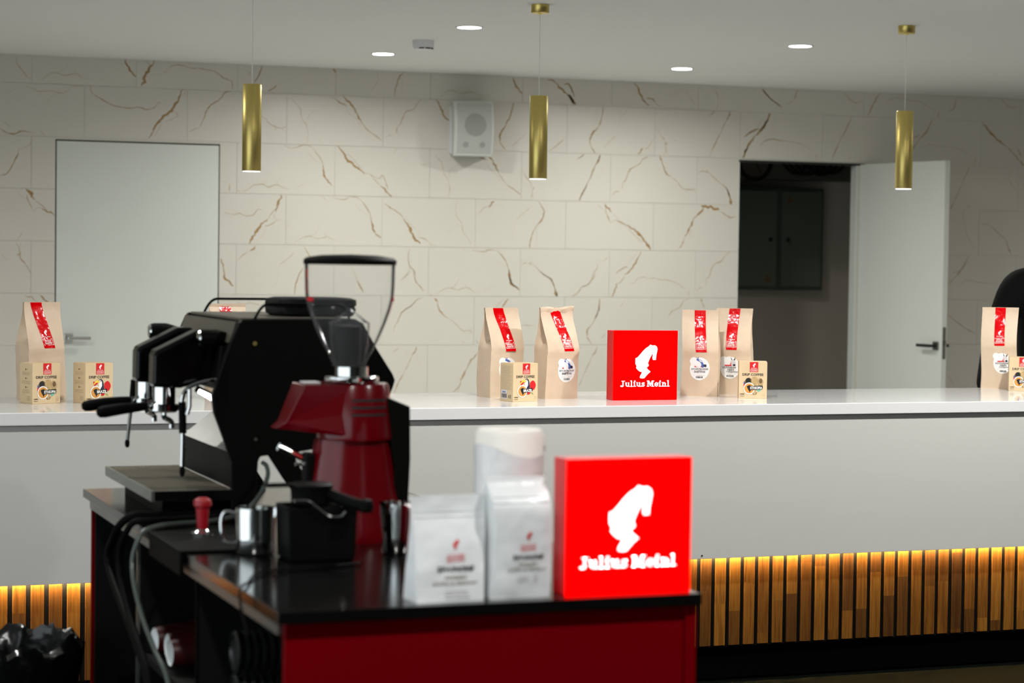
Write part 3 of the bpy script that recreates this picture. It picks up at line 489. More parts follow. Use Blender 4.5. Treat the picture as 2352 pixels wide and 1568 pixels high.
def wood_mat():
    m = bpy.data.materials.new('slat_wood')
    m.use_nodes = True
    nt = m.node_tree
    b = nt.nodes['Principled BSDF']
    b.inputs['Roughness'].default_value = 0.5
    b.inputs['Specular IOR Level'].default_value = 0.25
    tc = nt.nodes.new('ShaderNodeTexCoord')
    oi = nt.nodes.new('ShaderNodeObjectInfo')
    sep = nt.nodes.new('ShaderNodeSeparateXYZ')
    nt.links.new(tc.outputs['Object'], sep.inputs[0])
    # finger-jointed blocks: one tone per block along the slat
    def mth(op, a, bval):
        n = nt.nodes.new('ShaderNodeMath')
        n.operation = op
        for k, val in enumerate((a, bval)):
            if hasattr(val, 'links'):
                nt.links.new(val, n.inputs[k])
            else:
                n.inputs[k].default_value = val
        return n.outputs[0]
    blk = mth('FLOOR', mth('ADD', mth('MULTIPLY', sep.outputs[2], 3.6), mth('MULTIPLY', oi.outputs['Random'], 7.0)), 0.0)
    seed = mth('ADD', blk, mth('MULTIPLY', oi.outputs['Random'], 91.7))
    wn = nt.nodes.new('ShaderNodeTexWhiteNoise')
    wn.noise_dimensions = '1D'
    nt.links.new(seed, wn.inputs['W'])
    ramp = nt.nodes.new('ShaderNodeValToRGB')
    el = ramp.color_ramp.elements
    el[0].color = lin((72, 44, 11)); el[1].color = lin((128, 86, 27))
    e2 = el.new(0.5); e2.color = lin((104, 66, 17))
    nt.links.new(wn.outputs[0], ramp.inputs[0])
    cmb = nt.nodes.new('ShaderNodeCombineXYZ')
    nt.links.new(mth('MULTIPLY', sep.outputs[0], 95.0), cmb.inputs[0])
    nt.links.new(mth('MULTIPLY', sep.outputs[2], 4.0), cmb.inputs[2])
    nt.links.new(mth('MULTIPLY', seed, 3.3), cmb.inputs[1])
    nz = nt.nodes.new('ShaderNodeTexNoise')
    nz.inputs['Scale'].default_value = 1.6
    nz.inputs['Detail'].default_value = 5.0
    nz.inputs['Distortion'].default_value = 0.6
    nt.links.new(cmb.outputs[0], nz.inputs[0])
    gr = nt.nodes.new('ShaderNodeValToRGB')
    gr.color_ramp.elements[0].position = 0.3
    gr.color_ramp.elements[0].color = (0.52, 0.42, 0.34, 1)
    gr.color_ramp.elements[1].position = 0.6
    gr.color_ramp.elements[1].color = (1, 1, 1, 1)
    nt.links.new(nz.outputs[0], gr.inputs[0])
    mx = nt.nodes.new('ShaderNodeMix')
    mx.data_type = 'RGBA'
    mx.blend_type = 'MULTIPLY'
    mx.inputs[0].default_value = 1.0
    nt.links.new(ramp.outputs[0], mx.inputs[6])
    nt.links.new(gr.outputs[0], mx.inputs[7])
    nt.links.new(mx.outputs[2], b.inputs['Base Color'])
    return m
M['wood'] = wood_mat()

def clear_mat():
    m = bpy.data.materials.new('clear_hopper')
    m.use_nodes = True
    nt = m.node_tree
    nt.nodes.clear()
    out = nt.nodes.new('ShaderNodeOutputMaterial')
    tr = nt.nodes.new('ShaderNodeBsdfTransparent')
    tr.inputs[0].default_value = (0.95, 0.955, 0.955, 1)
    gl = nt.nodes.new('ShaderNodeBsdfGlossy')
    gl.inputs['Roughness'].default_value = 0.08
    lw = nt.nodes.new('ShaderNodeLayerWeight')
    lw.inputs[0].default_value = 0.07
    nz = nt.nodes.new('ShaderNodeTexNoise')
    nz.inputs['Scale'].default_value = 14.0
    bp = nt.nodes.new('ShaderNodeBump')
    bp.inputs['Strength'].default_value = 0.06
    nt.links.new(nz.outputs[0], bp.inputs['Height'])
    nt.links.new(bp.outputs[0], gl.inputs['Normal'])
    mx = nt.nodes.new('ShaderNodeMixShader')
    nt.links.new(lw.outputs['Fresnel'], mx.inputs[0])
    nt.links.new(tr.outputs[0], mx.inputs[1])
    nt.links.new(gl.outputs[0], mx.inputs[2])
    df = nt.nodes.new('ShaderNodeBsdfDiffuse')
    df.inputs[0].default_value = (0.8, 0.82, 0.83, 1)
    m2 = nt.nodes.new('ShaderNodeMixShader')
    m2.inputs[0].default_value = 0.025
    nt.links.new(mx.outputs[0], m2.inputs[1])
    nt.links.new(df.outputs[0], m2.inputs[2])
    nt.links.new(m2.outputs[0], out.inputs[0])
    return m
M['clear'] = clear_mat()
# ------------------------------------------------------------------ the room
YW = 12.689           # face of the tiled wall
ZC = 2.588            # ceiling
XL, XR = -3.4, 9.6    # side walls
YB = -5.0             # dark wall behind the photographer; daylight enters by the open left side
struct(MB().box((XL, YB, -0.12), (XR, 7.1, 0.0)).build('floor', M['floor']))
struct(MB().box((XL, 7.1, -0.12), (XR, 15.2, 0.0)).build('floor_2', M['floor2']))
struct(MB().box((XL, YB - 0.2, 0.0), (XR, YB, ZC)).build('wall_front', M['darkwall']))
struct(MB().box((XL, YB, ZC), (XR, 12.9, ZC + 0.2)).build('ceiling', M['ceiling']))
struct(MB().box((XL - 0.2, 6.6, 0.0), (XL, 12.9, ZC)).build('wall_left', M['paint']))
struct(MB().box((XR, YB, 0.0), (XR + 0.2, 12.9, ZC)).build('wall_right', M['paint']))

D1 = (1.905, 2.866, 2.114)      # closed door: left, right, top
D2 = (6.265, 7.135, 2.116)      # open doorway
wb = MB()
yb0, yb1 = YW + 0.004, YW + 0.075
for x0, x1, z0, z1 in ((XL, D1[0], 0, ZC), (D1[0], D1[1], D1[2], ZC), (D1[1], D2[0], 0, ZC), (D2[0], D2[1], D2[2], ZC), (D2[1], XR, 0, ZC)):
    wb.box((x0, yb0, z0), (x1, yb1, z1))
wall_back = struct(wb.build('wall_back', M['grout']))

def cut(r, hole):
    """rectangle r minus rectangle hole"""
    x0, z0, x1, z1 = r
    a0, b0, a1, b1 = hole
    if a0 >= x1 or a1 <= x0 or b0 >= z1 or b1 <= z0:
        return [r]
    out = []
    if a0 > x0: out.append((x0, z0, a0, z1))
    if a1 < x1: out.append((a1, z0, x1, z1))
    m0, m1 = max(x0, a0), min(x1, a1)
    if b1 < z1: out.append((m0, b1, m1, z1))
    if b0 > z0: out.append((m0, z0, m1, b0))
    return out

def parse_veins():
    L = []
    for item in VEINS.split(';'):
        w, s, p = item.split(',')
        q = [int(t) / 1000.0 for t in p.split()]
        L.append((int(w) / 1000.0, int(s) / 10.0, list(zip(q[::2], q[1::2]))))
    return L
veins = parse_veins()

def ribbon(pts, w, rnd):
    """ragged stripe along pts: list of (left, right) points"""
    P = [Vector((a, b, 0)) for a, b in pts]
    S = spline(P, 5) if len(P) > 2 else [P[0].lerp(P[1], k / 5) for k in range(6)]
    n = len(S)
    out = []
    ph = rnd.uniform(0, 50)
    for i, p in enumerate(S):
        t = i / (n - 1)
        d = (S[min(i + 1, n - 1)] - S[max(i - 1, 0)]).normalized()
        nn = Vector((-d.y, d.x, 0))
        env = min(1.0, 0.35 + 2.2 * min(t, 1 - t))
        k = mnoise.noise(Vector((ph + p.x * 42, p.y * 42, 3.1)))
        k2 = mnoise.noise(Vector((ph + p.x * 70, p.y * 70, 9.7)))
        ww = w * env * (0.62 + 0.55 * k) * 0.5
        c = p + nn * k2 * min(w * 0.35, 0.008)
        out.append((c + nn * ww * (1 + 0.5 * k2), c - nn * ww * (1 - 0.5 * k2)))
    return out

GX, GZ = 2.9687, 2.4274
rnd = random.Random(3)
tile_rects = []
for k in range(-1, 9):
    zt, zb = GZ - 0.3 * k, GZ - 0.3 * (k + 1)
    zt, zb = min(zt, ZC), max(zb, 0.0)
    if zt <= zb:
        continue
    off = 0.0 if k % 2 else 0.3
    for j in range(-4, 12):
        x0 = GX + off + 0.6 * j
        if x0 < 0.3 or x0 + 0.6 > XR + 0.3:
            continue
        tile_rects.append((x0, zb, min(x0 + 0.6, XR), zt))
by_tile = {i: [] for i in range(len(tile_rects))}
for w, s, pts in veins:
    mx_ = sum(p[0] for p in pts) / len(pts)
    mz_ = sum(p[1] for p in pts) / len(pts)
    for i, r in enumerate(tile_rects):
        if r[0] <= mx_ < r[2] and r[1] <= mz_ < r[3]:
            by_tile[i].append((w, s, pts))
            break
g = 0.0008
for i, r in enumerate(tile_rects):
    parts = [(r[0] + g, r[1] + g, r[2] - g, r[3] - g)]
    for hole in ((D1[0], 0, D1[1], D1[2]), (D2[0], 0, D2[1], D2[2])):
        parts = [q for p in parts for q in cut(p, hole)]
    parts = [p for p in parts if p[2] - p[0] > 0.004 and p[3] - p[1] > 0.004]
    if not parts:
        continue
    cx, cz = (r[0] + r[2]) / 2, (r[1] + r[3]) / 2
    mb = MB()
    for p in parts:
        mb.box((p[0] - cx, 0.0, p[1] - cz), (p[2] - cx, 0.005, p[3] - cz))
    for w, s, pts in by_tile[i]:
        rb = ribbon(pts, w, rnd)
        lvl = 0 if s < .36 else 1 if s < .52 else 2 if s < .68 else 3
        lim = lambda q: (min(max(q.x, r[0] + g), r[2] - g) - cx, -0.00035, min(max(q.y, r[1] + g), r[3] - g) - cz)
        vv = [lim(q) for ab in rb for q in ab]
        mb.m(1 + lvl).add(vv, [(2 * a, 2 * a + 1, 2 * a + 3, 2 * a + 2) for a in range(len(rb) - 1)])
        mb.m(0)
    o = mb.build('tile', [M['tile']] + VM, wall_back)
    o.location = (cx, YW, cz)

# closed flush door
d1 = struct(MB().box((D1[0] + 0.007, YW - 0.002, 0.006), (D1[1] - 0.007, YW + 0.038, D1[2] - 0.009)).build('door_1', M['door'], bevel=0.0015))
MB().box((D1[0] - 0.0, YW + 0.04, 0.0), (D1[1], YW + 0.06, D1[2])).build('door_stop', M['dark'], d1)
MB().box((D1[0] + 0.0005, YW - 0.001, 0.0), (D1[0] + 0.0045, YW + 0.04, D1[2])).build('frame_edge', M['dark'], d1)
MB().box((D1[1] - 0.0045, YW - 0.001, 0.0), (D1[1] - 0.0005, YW + 0.04, D1[2])).build('frame_edge', M['dark'], d1)
MB().box((D1[0], YW - 0.001, D1[2] - 0.007), (D1[1], YW + 0.04, D1[2] - 0.001)).build('frame_edge', M['dark'], d1)
hd = MB().box((1.958, YW - 0.012, 0.944), (2.008, YW - 0.002, 0.996)).build('door_handle', M['chrome'], d1, bevel=0.002)
MB().box((1.974, YW - 0.055, 0.961), (1.992, YW - 0.012, 0.979)).box((1.974, YW - 0.058, 0.96), (2.105, YW - 0.046, 0.98)).build('lever', M['chrome'], hd, bevel=0.002)

# open door leaf, hinged on the right jamb and swung into the room
leaf_len = 0.85
hx, hy = 7.150, YW - 0.004
ang = math.atan2(11.85 - hy, 7.277 - hx)
d2o = bpy.data.objects.new('door_2', None)
COL.objects.link(d2o)
d2o.location = (hx, hy, 0.0)
d2o.rotation_euler = (0, 0, ang)
struct(d2o)
MB().box((0.0, 0.0, 0.006), (leaf_len, 0.04, 2.112)).build('leaf', M['door'], d2o, bevel=0.002)
lk = MB().box((leaf_len - 0.001, 0.008, 0.87), (leaf_len + 0.0015, 0.032, 1.07)).build('lock_plate', M['steel'], d2o)
MB().box((leaf_len, 0.014, 0.955), (leaf_len + 0.012, 0.026, 0.985)).build('latch', M['steel'], lk)
h2 = MB().box((leaf_len - 0.075, -0.011, 0.925), (leaf_len - 0.025, 0.0, 0.977)).build('door_handle', M['steel'], d2o, bevel=0.002)
MB().box((leaf_len - 0.06, -0.055, 0.942), (leaf_len - 0.042, -0.011, 0.96)).box((leaf_len - 0.18, -0.058, 0.942), (leaf_len - 0.042, -0.046, 0.961)).build('lever', M['dark'], h2, bevel=0.002)
h3 = MB().box((leaf_len - 0.075, 0.04, 0.925), (leaf_len - 0.025, 0.051, 0.977)).build('door_handle', M['steel'], d2o, bevel=0.002)
MB().box((leaf_len - 0.06, 0.051, 0.942), (leaf_len - 0.042, 0.095, 0.96)).box((leaf_len - 0.18, 0.086, 0.942), (leaf_len - 0.042, 0.098, 0.961)).build('lever', M['dark'], h3, bevel=0.002)
struct(MB().box((D2[0], YW - 0.003, D2[2] - 0.012), (D2[1] + 0.05, YW + 0.07, D2[2] + 0.002)).build('trim_1', M['dark']))
struct(MB().box((D2[1] - 0.012, YW - 0.001, 0.0), (D2[1], YW + 0.07, D2[2] - 0.013)).build('trim_2', M['door']))
struct(MB().box((D2[0], YW - 0.001, 0.0), (D2[0] + 0.006, YW + 0.07, D2[2] - 0.013)).build('trim_3', M['door']))

# storeroom behind the doorway
struct(MB().box((5.2, 14.2, 0.0), (9.4, 14.35, 3.0)).build('wall_storeroom', M['store']))
struct(MB().box((5.2, 12.765, 0.0), (5.35, 14.2, 3.0)).build('wall_storeroom_left', M['store']))
struct(MB().box((8.05, 12.765, 0.0), (8.2, 14.2, 3.0)).build('wall_storeroom_right', M['store']))
struct(MB().box((5.2, 12.765, 2.75), (8.2, 14.35, 2.9)).build('ceiling_storeroom', M['store']))
struct(MB().box((5.36, 13.9, 2.055), (8.04, 14.195, 2.74)).build('wall_storeroom_beam', M['beam']))

cab = thing('electrical_cabinet', 'grey-green metal cabinet with two doors on the storeroom wall', 'cabinet', (7.185, 14.195, 1.262))
MB().box((-0.62, -0.16, -0.0), (0.43, 0.0, 0.735)).build('body', M['cabinet2'], cab, bevel=0.003)
for x0, x1 in ((-0.60, 0.045), (0.085, 0.41)):
    dr = MB().box((x0, -0.178, 0.025), (x1, -0.161, 0.71)).build('door', M['cabinet'], cab, bevel=0.003)
    kx = x1 - 0.05 if x0 < 0 else x0 + 0.05
    MB().lathe([(0.014, -0.192), (0.014, -0.179)], (kx, 0, 0.36), 12, 'y').build('lock', M['dark'], dr)
    wx = x1 - 0.10 if x0 < 0 else x0 + 0.03
    wz = 0.06 if x0 < 0 else 0.63
    MB().prism_y([(wx, wz), (wx + 0.07, wz), (wx + 0.035, wz + 0.055)], -0.1795, -0.1785).build('warning_sticker', M['brown'], dr)
key = MB().lathe([(0.011, -0.205), (0.011, -0.2)], (0.139, 0, 0.345), 12, 'y').box((0.136, -0.206, 0.315), (0.148, -0.2, 0.345)).build('key', M['chrome'], cab)
rim = []
ck = thing('wall_clock', 'round dark ring hanging high on the storeroom wall by the cabinet', 'clock', (6.98, 13.9, 2.168))
mb = MB()
mb.lathe([(0.115, -0.03), (0.135, -0.03), (0.135, 0.0), (0.115, 0.0), (0.115, -0.03)], (0, 0, 0), 32, 'y', caps=False)
mb.build('rim', M['black'], ck, smooth=True)
MB().lathe([(0.114, -0.012), (0.114, -0.002)], (0, 0, 0), 32, 'y').build('face', M['fascia'], ck)
MB().tube([(0, -0.02, 0), (0.05, -0.02, -0.075)], 0.004, 6).build('hand', M['black'], ck)
wires = thing('cable_bundle', 'tangle of dark cables hanging under the storeroom beam', 'cables', (7.4, 13.89, 2.17))
mb = MB()
rn = random.Random(5)
for k in range(7):
    a = -0.2 + 0.05 * k
    mb.tube(spline([(a, 0.0, 0.0), (a + 0.06, -0.03, -0.05 - 0.03 * rn.random()), (a + 0.14, -0.02, -0.045 - 0.03 * rn.random()), (a + 0.2, 0, 0.0)], 5), 0.009, 6)
mb.build('cable', M['black'], wires, smooth=True)

# ------------------------------------------------------------------ ceiling fittings
def downlight(x, y, label, power=DOWN_W, group='ceiling downlights'):
    t = thing('ceiling_downlight', label, 'ceiling light', (x, y, ZC), 0, group)
    MB().lathe([(0.058, -0.004), (0.068, -0.004), (0.070, 0.0), (0.058, 0.0), (0.058, -0.004)], seg=28, caps=False).build('trim_ring', M['plastic'], t, smooth=True)
    MB().lathe([(0.0585, -0.0035), (0.0585, -0.001)], seg=28).build('diffuser', M['lamp'], t)
    ld = bpy.data.lights.new('downlight', 'AREA')
    ld.shape = 'DISK'
    ld.size = 0.11
    ld.energy = power
    ld.color = (1.0, 0.985, 0.95)
    ld.spread = math.radians(165)
    lo = bpy.data.objects.new('downlight_lamp', ld)
    COL.objects.link(lo)
    lo.parent = t
    lo.location = (0, 0, -0.012)
    return t
downlight(3.504, 10.072, 'round lit ceiling downlight nearest the middle brass pendant')
downlight(3.537, 11.615, 'round lit ceiling downlight left of the smoke detector')
downlight(5.346, 10.136, 'round lit ceiling downlight left of the rightmost brass pendant')
downlight(5.374, 11.656, 'round lit ceiling downlight lowest in view, above the wall right of the speaker')
for x, y, pw in ((0.45, 5.9, 12), (2.5, 5.9, 27), (4.4, 5.9, 37), (6.4, 5.9, 28), (0.3, 2.6, 20), (2.6, 2.6, 24), (0.5, 10.1, 20), (8.5, 9.6, 18)):  # unseen lamps; the last two added to brighten the ends of the tiled wall
    downlight(x, y, 'unseen round ceiling downlight outside the view', pw)

def pendant(x, y, label):
    t = thing('pendant_lamp', label, 'pendant lamp', (x, y, ZC), 0, 'brass pendant lamps over the bar')
    MB().lathe([(0.0, -0.044), (0.006, -0.044), (0.012, -0.038), (0.038, -0.038), (0.040, -0.035), (0.040, 0.0)], seg=28).build('canopy', M['brass'], t, smooth=True)
    MB().tube([(0, 0, -0.04), (0, 0, -0.404)], 0.0019, 6).build('cord', M['cord'], t)
    sh = MB().lathe([(0.036, -0.762), (0.0395, -0.768), (0.0402, -0.766), (0.0402, -0.405), (0.0385, -0.402), (0.0, -0.402)], seg=40, caps=False).build('shade', M['brass'], t, smooth=True)
    MB().lathe([(0.0368, -0.7702), (0.0368, -0.758)], seg=28).build('diffuser', M['lamp2'], sh)
    return t
pendant(2.180, 9.05, 'brass cylinder pendant lamp nearest the closed white door')
pendant(3.475, 9.04, 'brass cylinder pendant lamp in front of the wall speaker')
pendant(5.335, 9.05, 'brass cylinder pendant lamp in front of the open door')

sd = thing('smoke_detector', 'small round white smoke detector on the ceiling between two downlights', 'smoke detector', (3.512, 10.82, ZC))
MB().lathe([(0.042, -0.047), (0.05, -0.046), (0.052, -0.036), (0.056, -0.03), (0.056, 0.0)], seg=28).build('housing', M['plastic'], sd, smooth=True)
for a in (-118, -80, -42):
    r = math.radians(a)
    c, s_ = math.cos(r), math.sin(r)
    mb = MB()
    q = [(-0.013, -0.0445), (0.013, -0.0445), (0.013, -0.0385), (-0.013, -0.0385)]
    mb.add([(c * 0.0525 - s_ * u, s_ * 0.0525 + c * u, w) for u, w in q] + [(c * 0.044 - s_ * u, s_ * 0.044 + c * u, w) for u, w in q],
           [(0, 1, 2, 3), (7, 6, 5, 4), (0, 4, 5, 1), (3, 2, 6, 7), (1, 5, 6, 2), (0, 3, 7, 4)])
    mb.build('vent_slot', M['dark'], sd)

sp = thing('wall_speaker', 'white wall-mounted loudspeaker with curved grille', 'loudspeaker', (4.405, 12.60, 2.25), math.radians(-4))
mb = MB()
n = 12
pr_ = []
for k in range(n + 1):
    z = -0.165 + 0.33 * k / n
    bow = 0.028 * (1 - (2 * k / n - 1) ** 2)
    pr_.append((z, bow))
vv, fs = [], []
for z, bow in pr_:
    vv += [(-0.105, 0.085, z), (-0.125, -0.045 - bow, z), (0.11, -0.085 - bow, z), (0.13, 0.085, z)]
for k in range(n):
    for j in range(4):
        j2 = (j + 1) % 4
        fs.append((k * 4 + j, k * 4 + j2, (k + 1) * 4 + j2, (k + 1) * 4 + j))
fs += [(3, 2, 1, 0), (n * 4, n * 4 + 1, n * 4 + 2, n * 4 + 3)]
mb.add(vv, fs).build('cabinet', M['spk'], sp, smooth=True, angle=40)
def spk_front(u, v, off):
    z = v
    t = (z + 0.165) / 0.33
    bow = 0.028 * (1 - (2 * t - 1) ** 2)
    f = (u + 0.125) / 0.235
    return (u + -0.17 * off, -0.045 - bow - 0.04 * f - off, z)
P_ = Print()
P_.rect(-0.108, -0.152, 0.098, 0.152, 0, 0, 8, 12)
gr = P_.build('grille', [M['spkgrille']], spk_front, sp, off=0.003, smooth=True)
Print().ellipse(0.0, 0.02, 0.066, 0.07, 0, 1, 28, 4).build('woofer', [M['spkcone']], spk_front, gr, off=0.004, smooth=True)
for u in (-0.055, 0.045):
    Print().ellipse(u, -0.1, 0.017, 0.018, 0, 1, 18, 2).build('tweeter', [M['spkcone']], spk_front, gr, off=0.004, smooth=True)
MB().box((-0.12, 0.06, -0.15), (-0.08, 0.1, 0.14)).build('bracket', M['plastic'], sp)

# ------------------------------------------------------------------ the bar
bar = thing('bar_counter', 'long white bar counter with lit timber slats below', 'counter', (0, 0, 0))
BX0, BX1 = -0.25, 6.3
xj = [BX0, 1.78, 4.582, BX1]
for a, b in zip(xj[:-1], xj[1:]):
    MB().box((a + 0.0012, 6.761, 0.4425), (b - 0.0012, 6.779, 0.9345)).build('front_panel', M['counter'], bar, bevel=0.001)
MB().lathe([(0.0, -0.0012), (0.003, -0.0010), (0.003, 0.0)], (3.223, 6.7605, 0.4545), 10, 'y').build('screw_cap', M['dark'], bar)
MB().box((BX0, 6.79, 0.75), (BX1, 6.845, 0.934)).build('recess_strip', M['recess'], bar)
MB().box((BX0, 6.81, 0.125), (BX1, 6.889, 0.60)).build('slat_backing', M['black'], bar)
MB().box((BX0, 6.89, 0.0), (BX1, 6.91, 0.118)).build('plinth', M['kick'], bar)
MB().box((BX0, 6.846, 0.61), (BX1, 7.40, 0.934)).build('carcass', M['counter'], bar)
MB().box((BX0, 6.911, 0.0), (BX1, 7.40, 0.605)).build('base', M['kick'], bar)
MB().box((BX0, 6.7835, 0.470), (BX1, 6.7985, 0.476)).build('led_strip', M['led'], bar)
slat_mesh = None
x = 0.8398 - 0.05578 * 20
k = 0
while x < BX1 - 0.05:
    if slat_mesh is None:
        o = MB().box((-0.0200, -0.0045, 0.131), (0.0200, 0.0045, 0.60)).build('slat', M['wood'], bar, bevel=0.0012, bseg=1)
        slat_mesh = o
    else:
        o = slat_mesh.copy()
        COL.objects.link(o)
        o.parent = bar
    o.location = (x + 0.0218, 6.805, 0.0)
    x += 0.05578
    k += 1
for a in range(4):
    ld = bpy.data.lights.new('led_light', 'AREA')
    ld.shape = 'RECTANGLE'
    ld.size = (BX1 - BX0) / 4
    ld.size_y = 0.005
    ld.energy = 62.0
    ld.color = (1.0, 0.76, 0.46)
    ld.spread = math.radians(170)
    lo = bpy.data.objects.new('led_lamp', ld)
    COL.objects.link(lo)
    lo.parent = bar
    lo.location = (BX0 + (BX1 - BX0) * (a + 0.5) / 4, 6.791, 0.468)
    lo.rotation_euler = (math.radians(80), 0, 0)   # faces down and on to the slats
wt = MB().box((BX0 - 0.03, 6.75, 0.935), (BX1 + 0.03, 7.50, 0.975)).build('worktop', M['worktop'], bevel=0.0025, bseg=3)
tag(wt, 'glossy white worktop of the bar counter', 'worktop')
# ------------------------------------------------------------------ goods on the bar
ZT = 0.975

def bag_depth(t, d, prof=0):
    """half depth of a gusseted bag at relative height t"""
    if prof == 1:      # stand-up pouch: tapers to a flat zip top
        return max(0.0022, d / 2 * (1 - t / 0.86) ** 0.8 if t < 0.86 else 0.0)
    if prof == 2:      # block bag with a folded shoulder
        return d / 2 if t < 0.72 else max(0.003, d / 2 * (1 - ((t - 0.72) / 0.26) ** 1.6)) if t < 0.98 else 0.003
    if t < 0.5:
        return d / 2 * (1.0 + 0.06 * math.sin(t * 2 * PI))
    k = (t - 0.5) / 0.47
    k = min(1.0, k)
    return d / 2 * (1 - k * k * (3 - 2 * k)) * 0.93 + 0.0035 + (d / 2 * 0.07) * (1 - k)

def bag_front(w, d, h, seed, top_bend=0.0, prof=0):
    def fn(u, v, off):
        t = min(max(v / h, 0.0), 1.0)
        hd = bag_depth(t, d, prof)
        e = 2 * u / w
        bul = 0.10 * d * (1 - e * e) * math.sin(PI * min(1, t * 1.05)) if t < 0.95 else 0.0
        wr = 0.0022 * mnoise.noise(Vector((u * 38 + seed * 7.3, v * 26, seed))) + 0.0012 * mnoise.noise(Vector((u * 90 + seed, v * 70, seed * 3)))
        wr *= 1.0 if t < 0.96 else 0.4
        x = u * (1 - 0.03 * math.sin(PI * t) + (0.14 * t if prof == 1 else 0.0)) + 0.003 * math.sin(v * 21 + seed)
        return (x, -hd - bul + wr + top_bend * max(0, t - 0.93) - off, v)
    return fn

def gusset_bag(parent, w, d, h, seed, m, top_bend=0.0, rows=26, prof=0):
    f = bag_front(w, d, h, seed, top_bend, prof)
    nu, ns = 12, 6
    vv = []
    for j in range(rows + 1):
        v = h * j / rows
        t = j / rows
        hd = bag_depth(t, d, prof)
        front = [Vector(f(-w / 2 + w * i / nu, v, 0)) for i in range(nu + 1)]
        back = [Vector((p.x, -p.y if True else 0, p.z)) for p in reversed(front)]
        ins = math.sqrt(max(0.0, (d / 2) ** 2 - min(hd, d / 2) ** 2)) * (0.95 if prof == 0 else 0.0)
        def side(a, b, sgn):
            L = []
            for i in range(1, ns):
                q = a.lerp(b, i / ns)
                fold = 1 - abs(2 * i / ns - 1)
                q = q + Vector((-sgn * ins * fold, 0, 0)) + Vector((0.0015 * mnoise.noise(Vector((v * 40, i, seed + sgn))), 0, 0))
                L.append(q)
            return L
        ring = front + side(front[-1], back[0], 1) + back + side(back[-1], front[0], -1)
        vv.append(ring)
    n = len(vv[0])
    mb = MB()
    fs = []
    for j in range(rows):
        for i in range(n):
            i2 = (i + 1) % n
            fs.append((j * n + i, j * n + i2, (j + 1) * n + i2, (j + 1) * n + i))
    fs.append(tuple(range(n - 1, -1, -1)))
    mb.add([p for r in vv for p in r], fs)
    # closed seam along the top
    mb.add([vv[-1][i] for i in range(n)], [(i, i + 1, 2 * nu + ns - i - 1, 2 * nu + ns - i) for i in range(nu)])
    o = mb.build('bag_body', m, parent, smooth=True, angle=50)
    return f, o

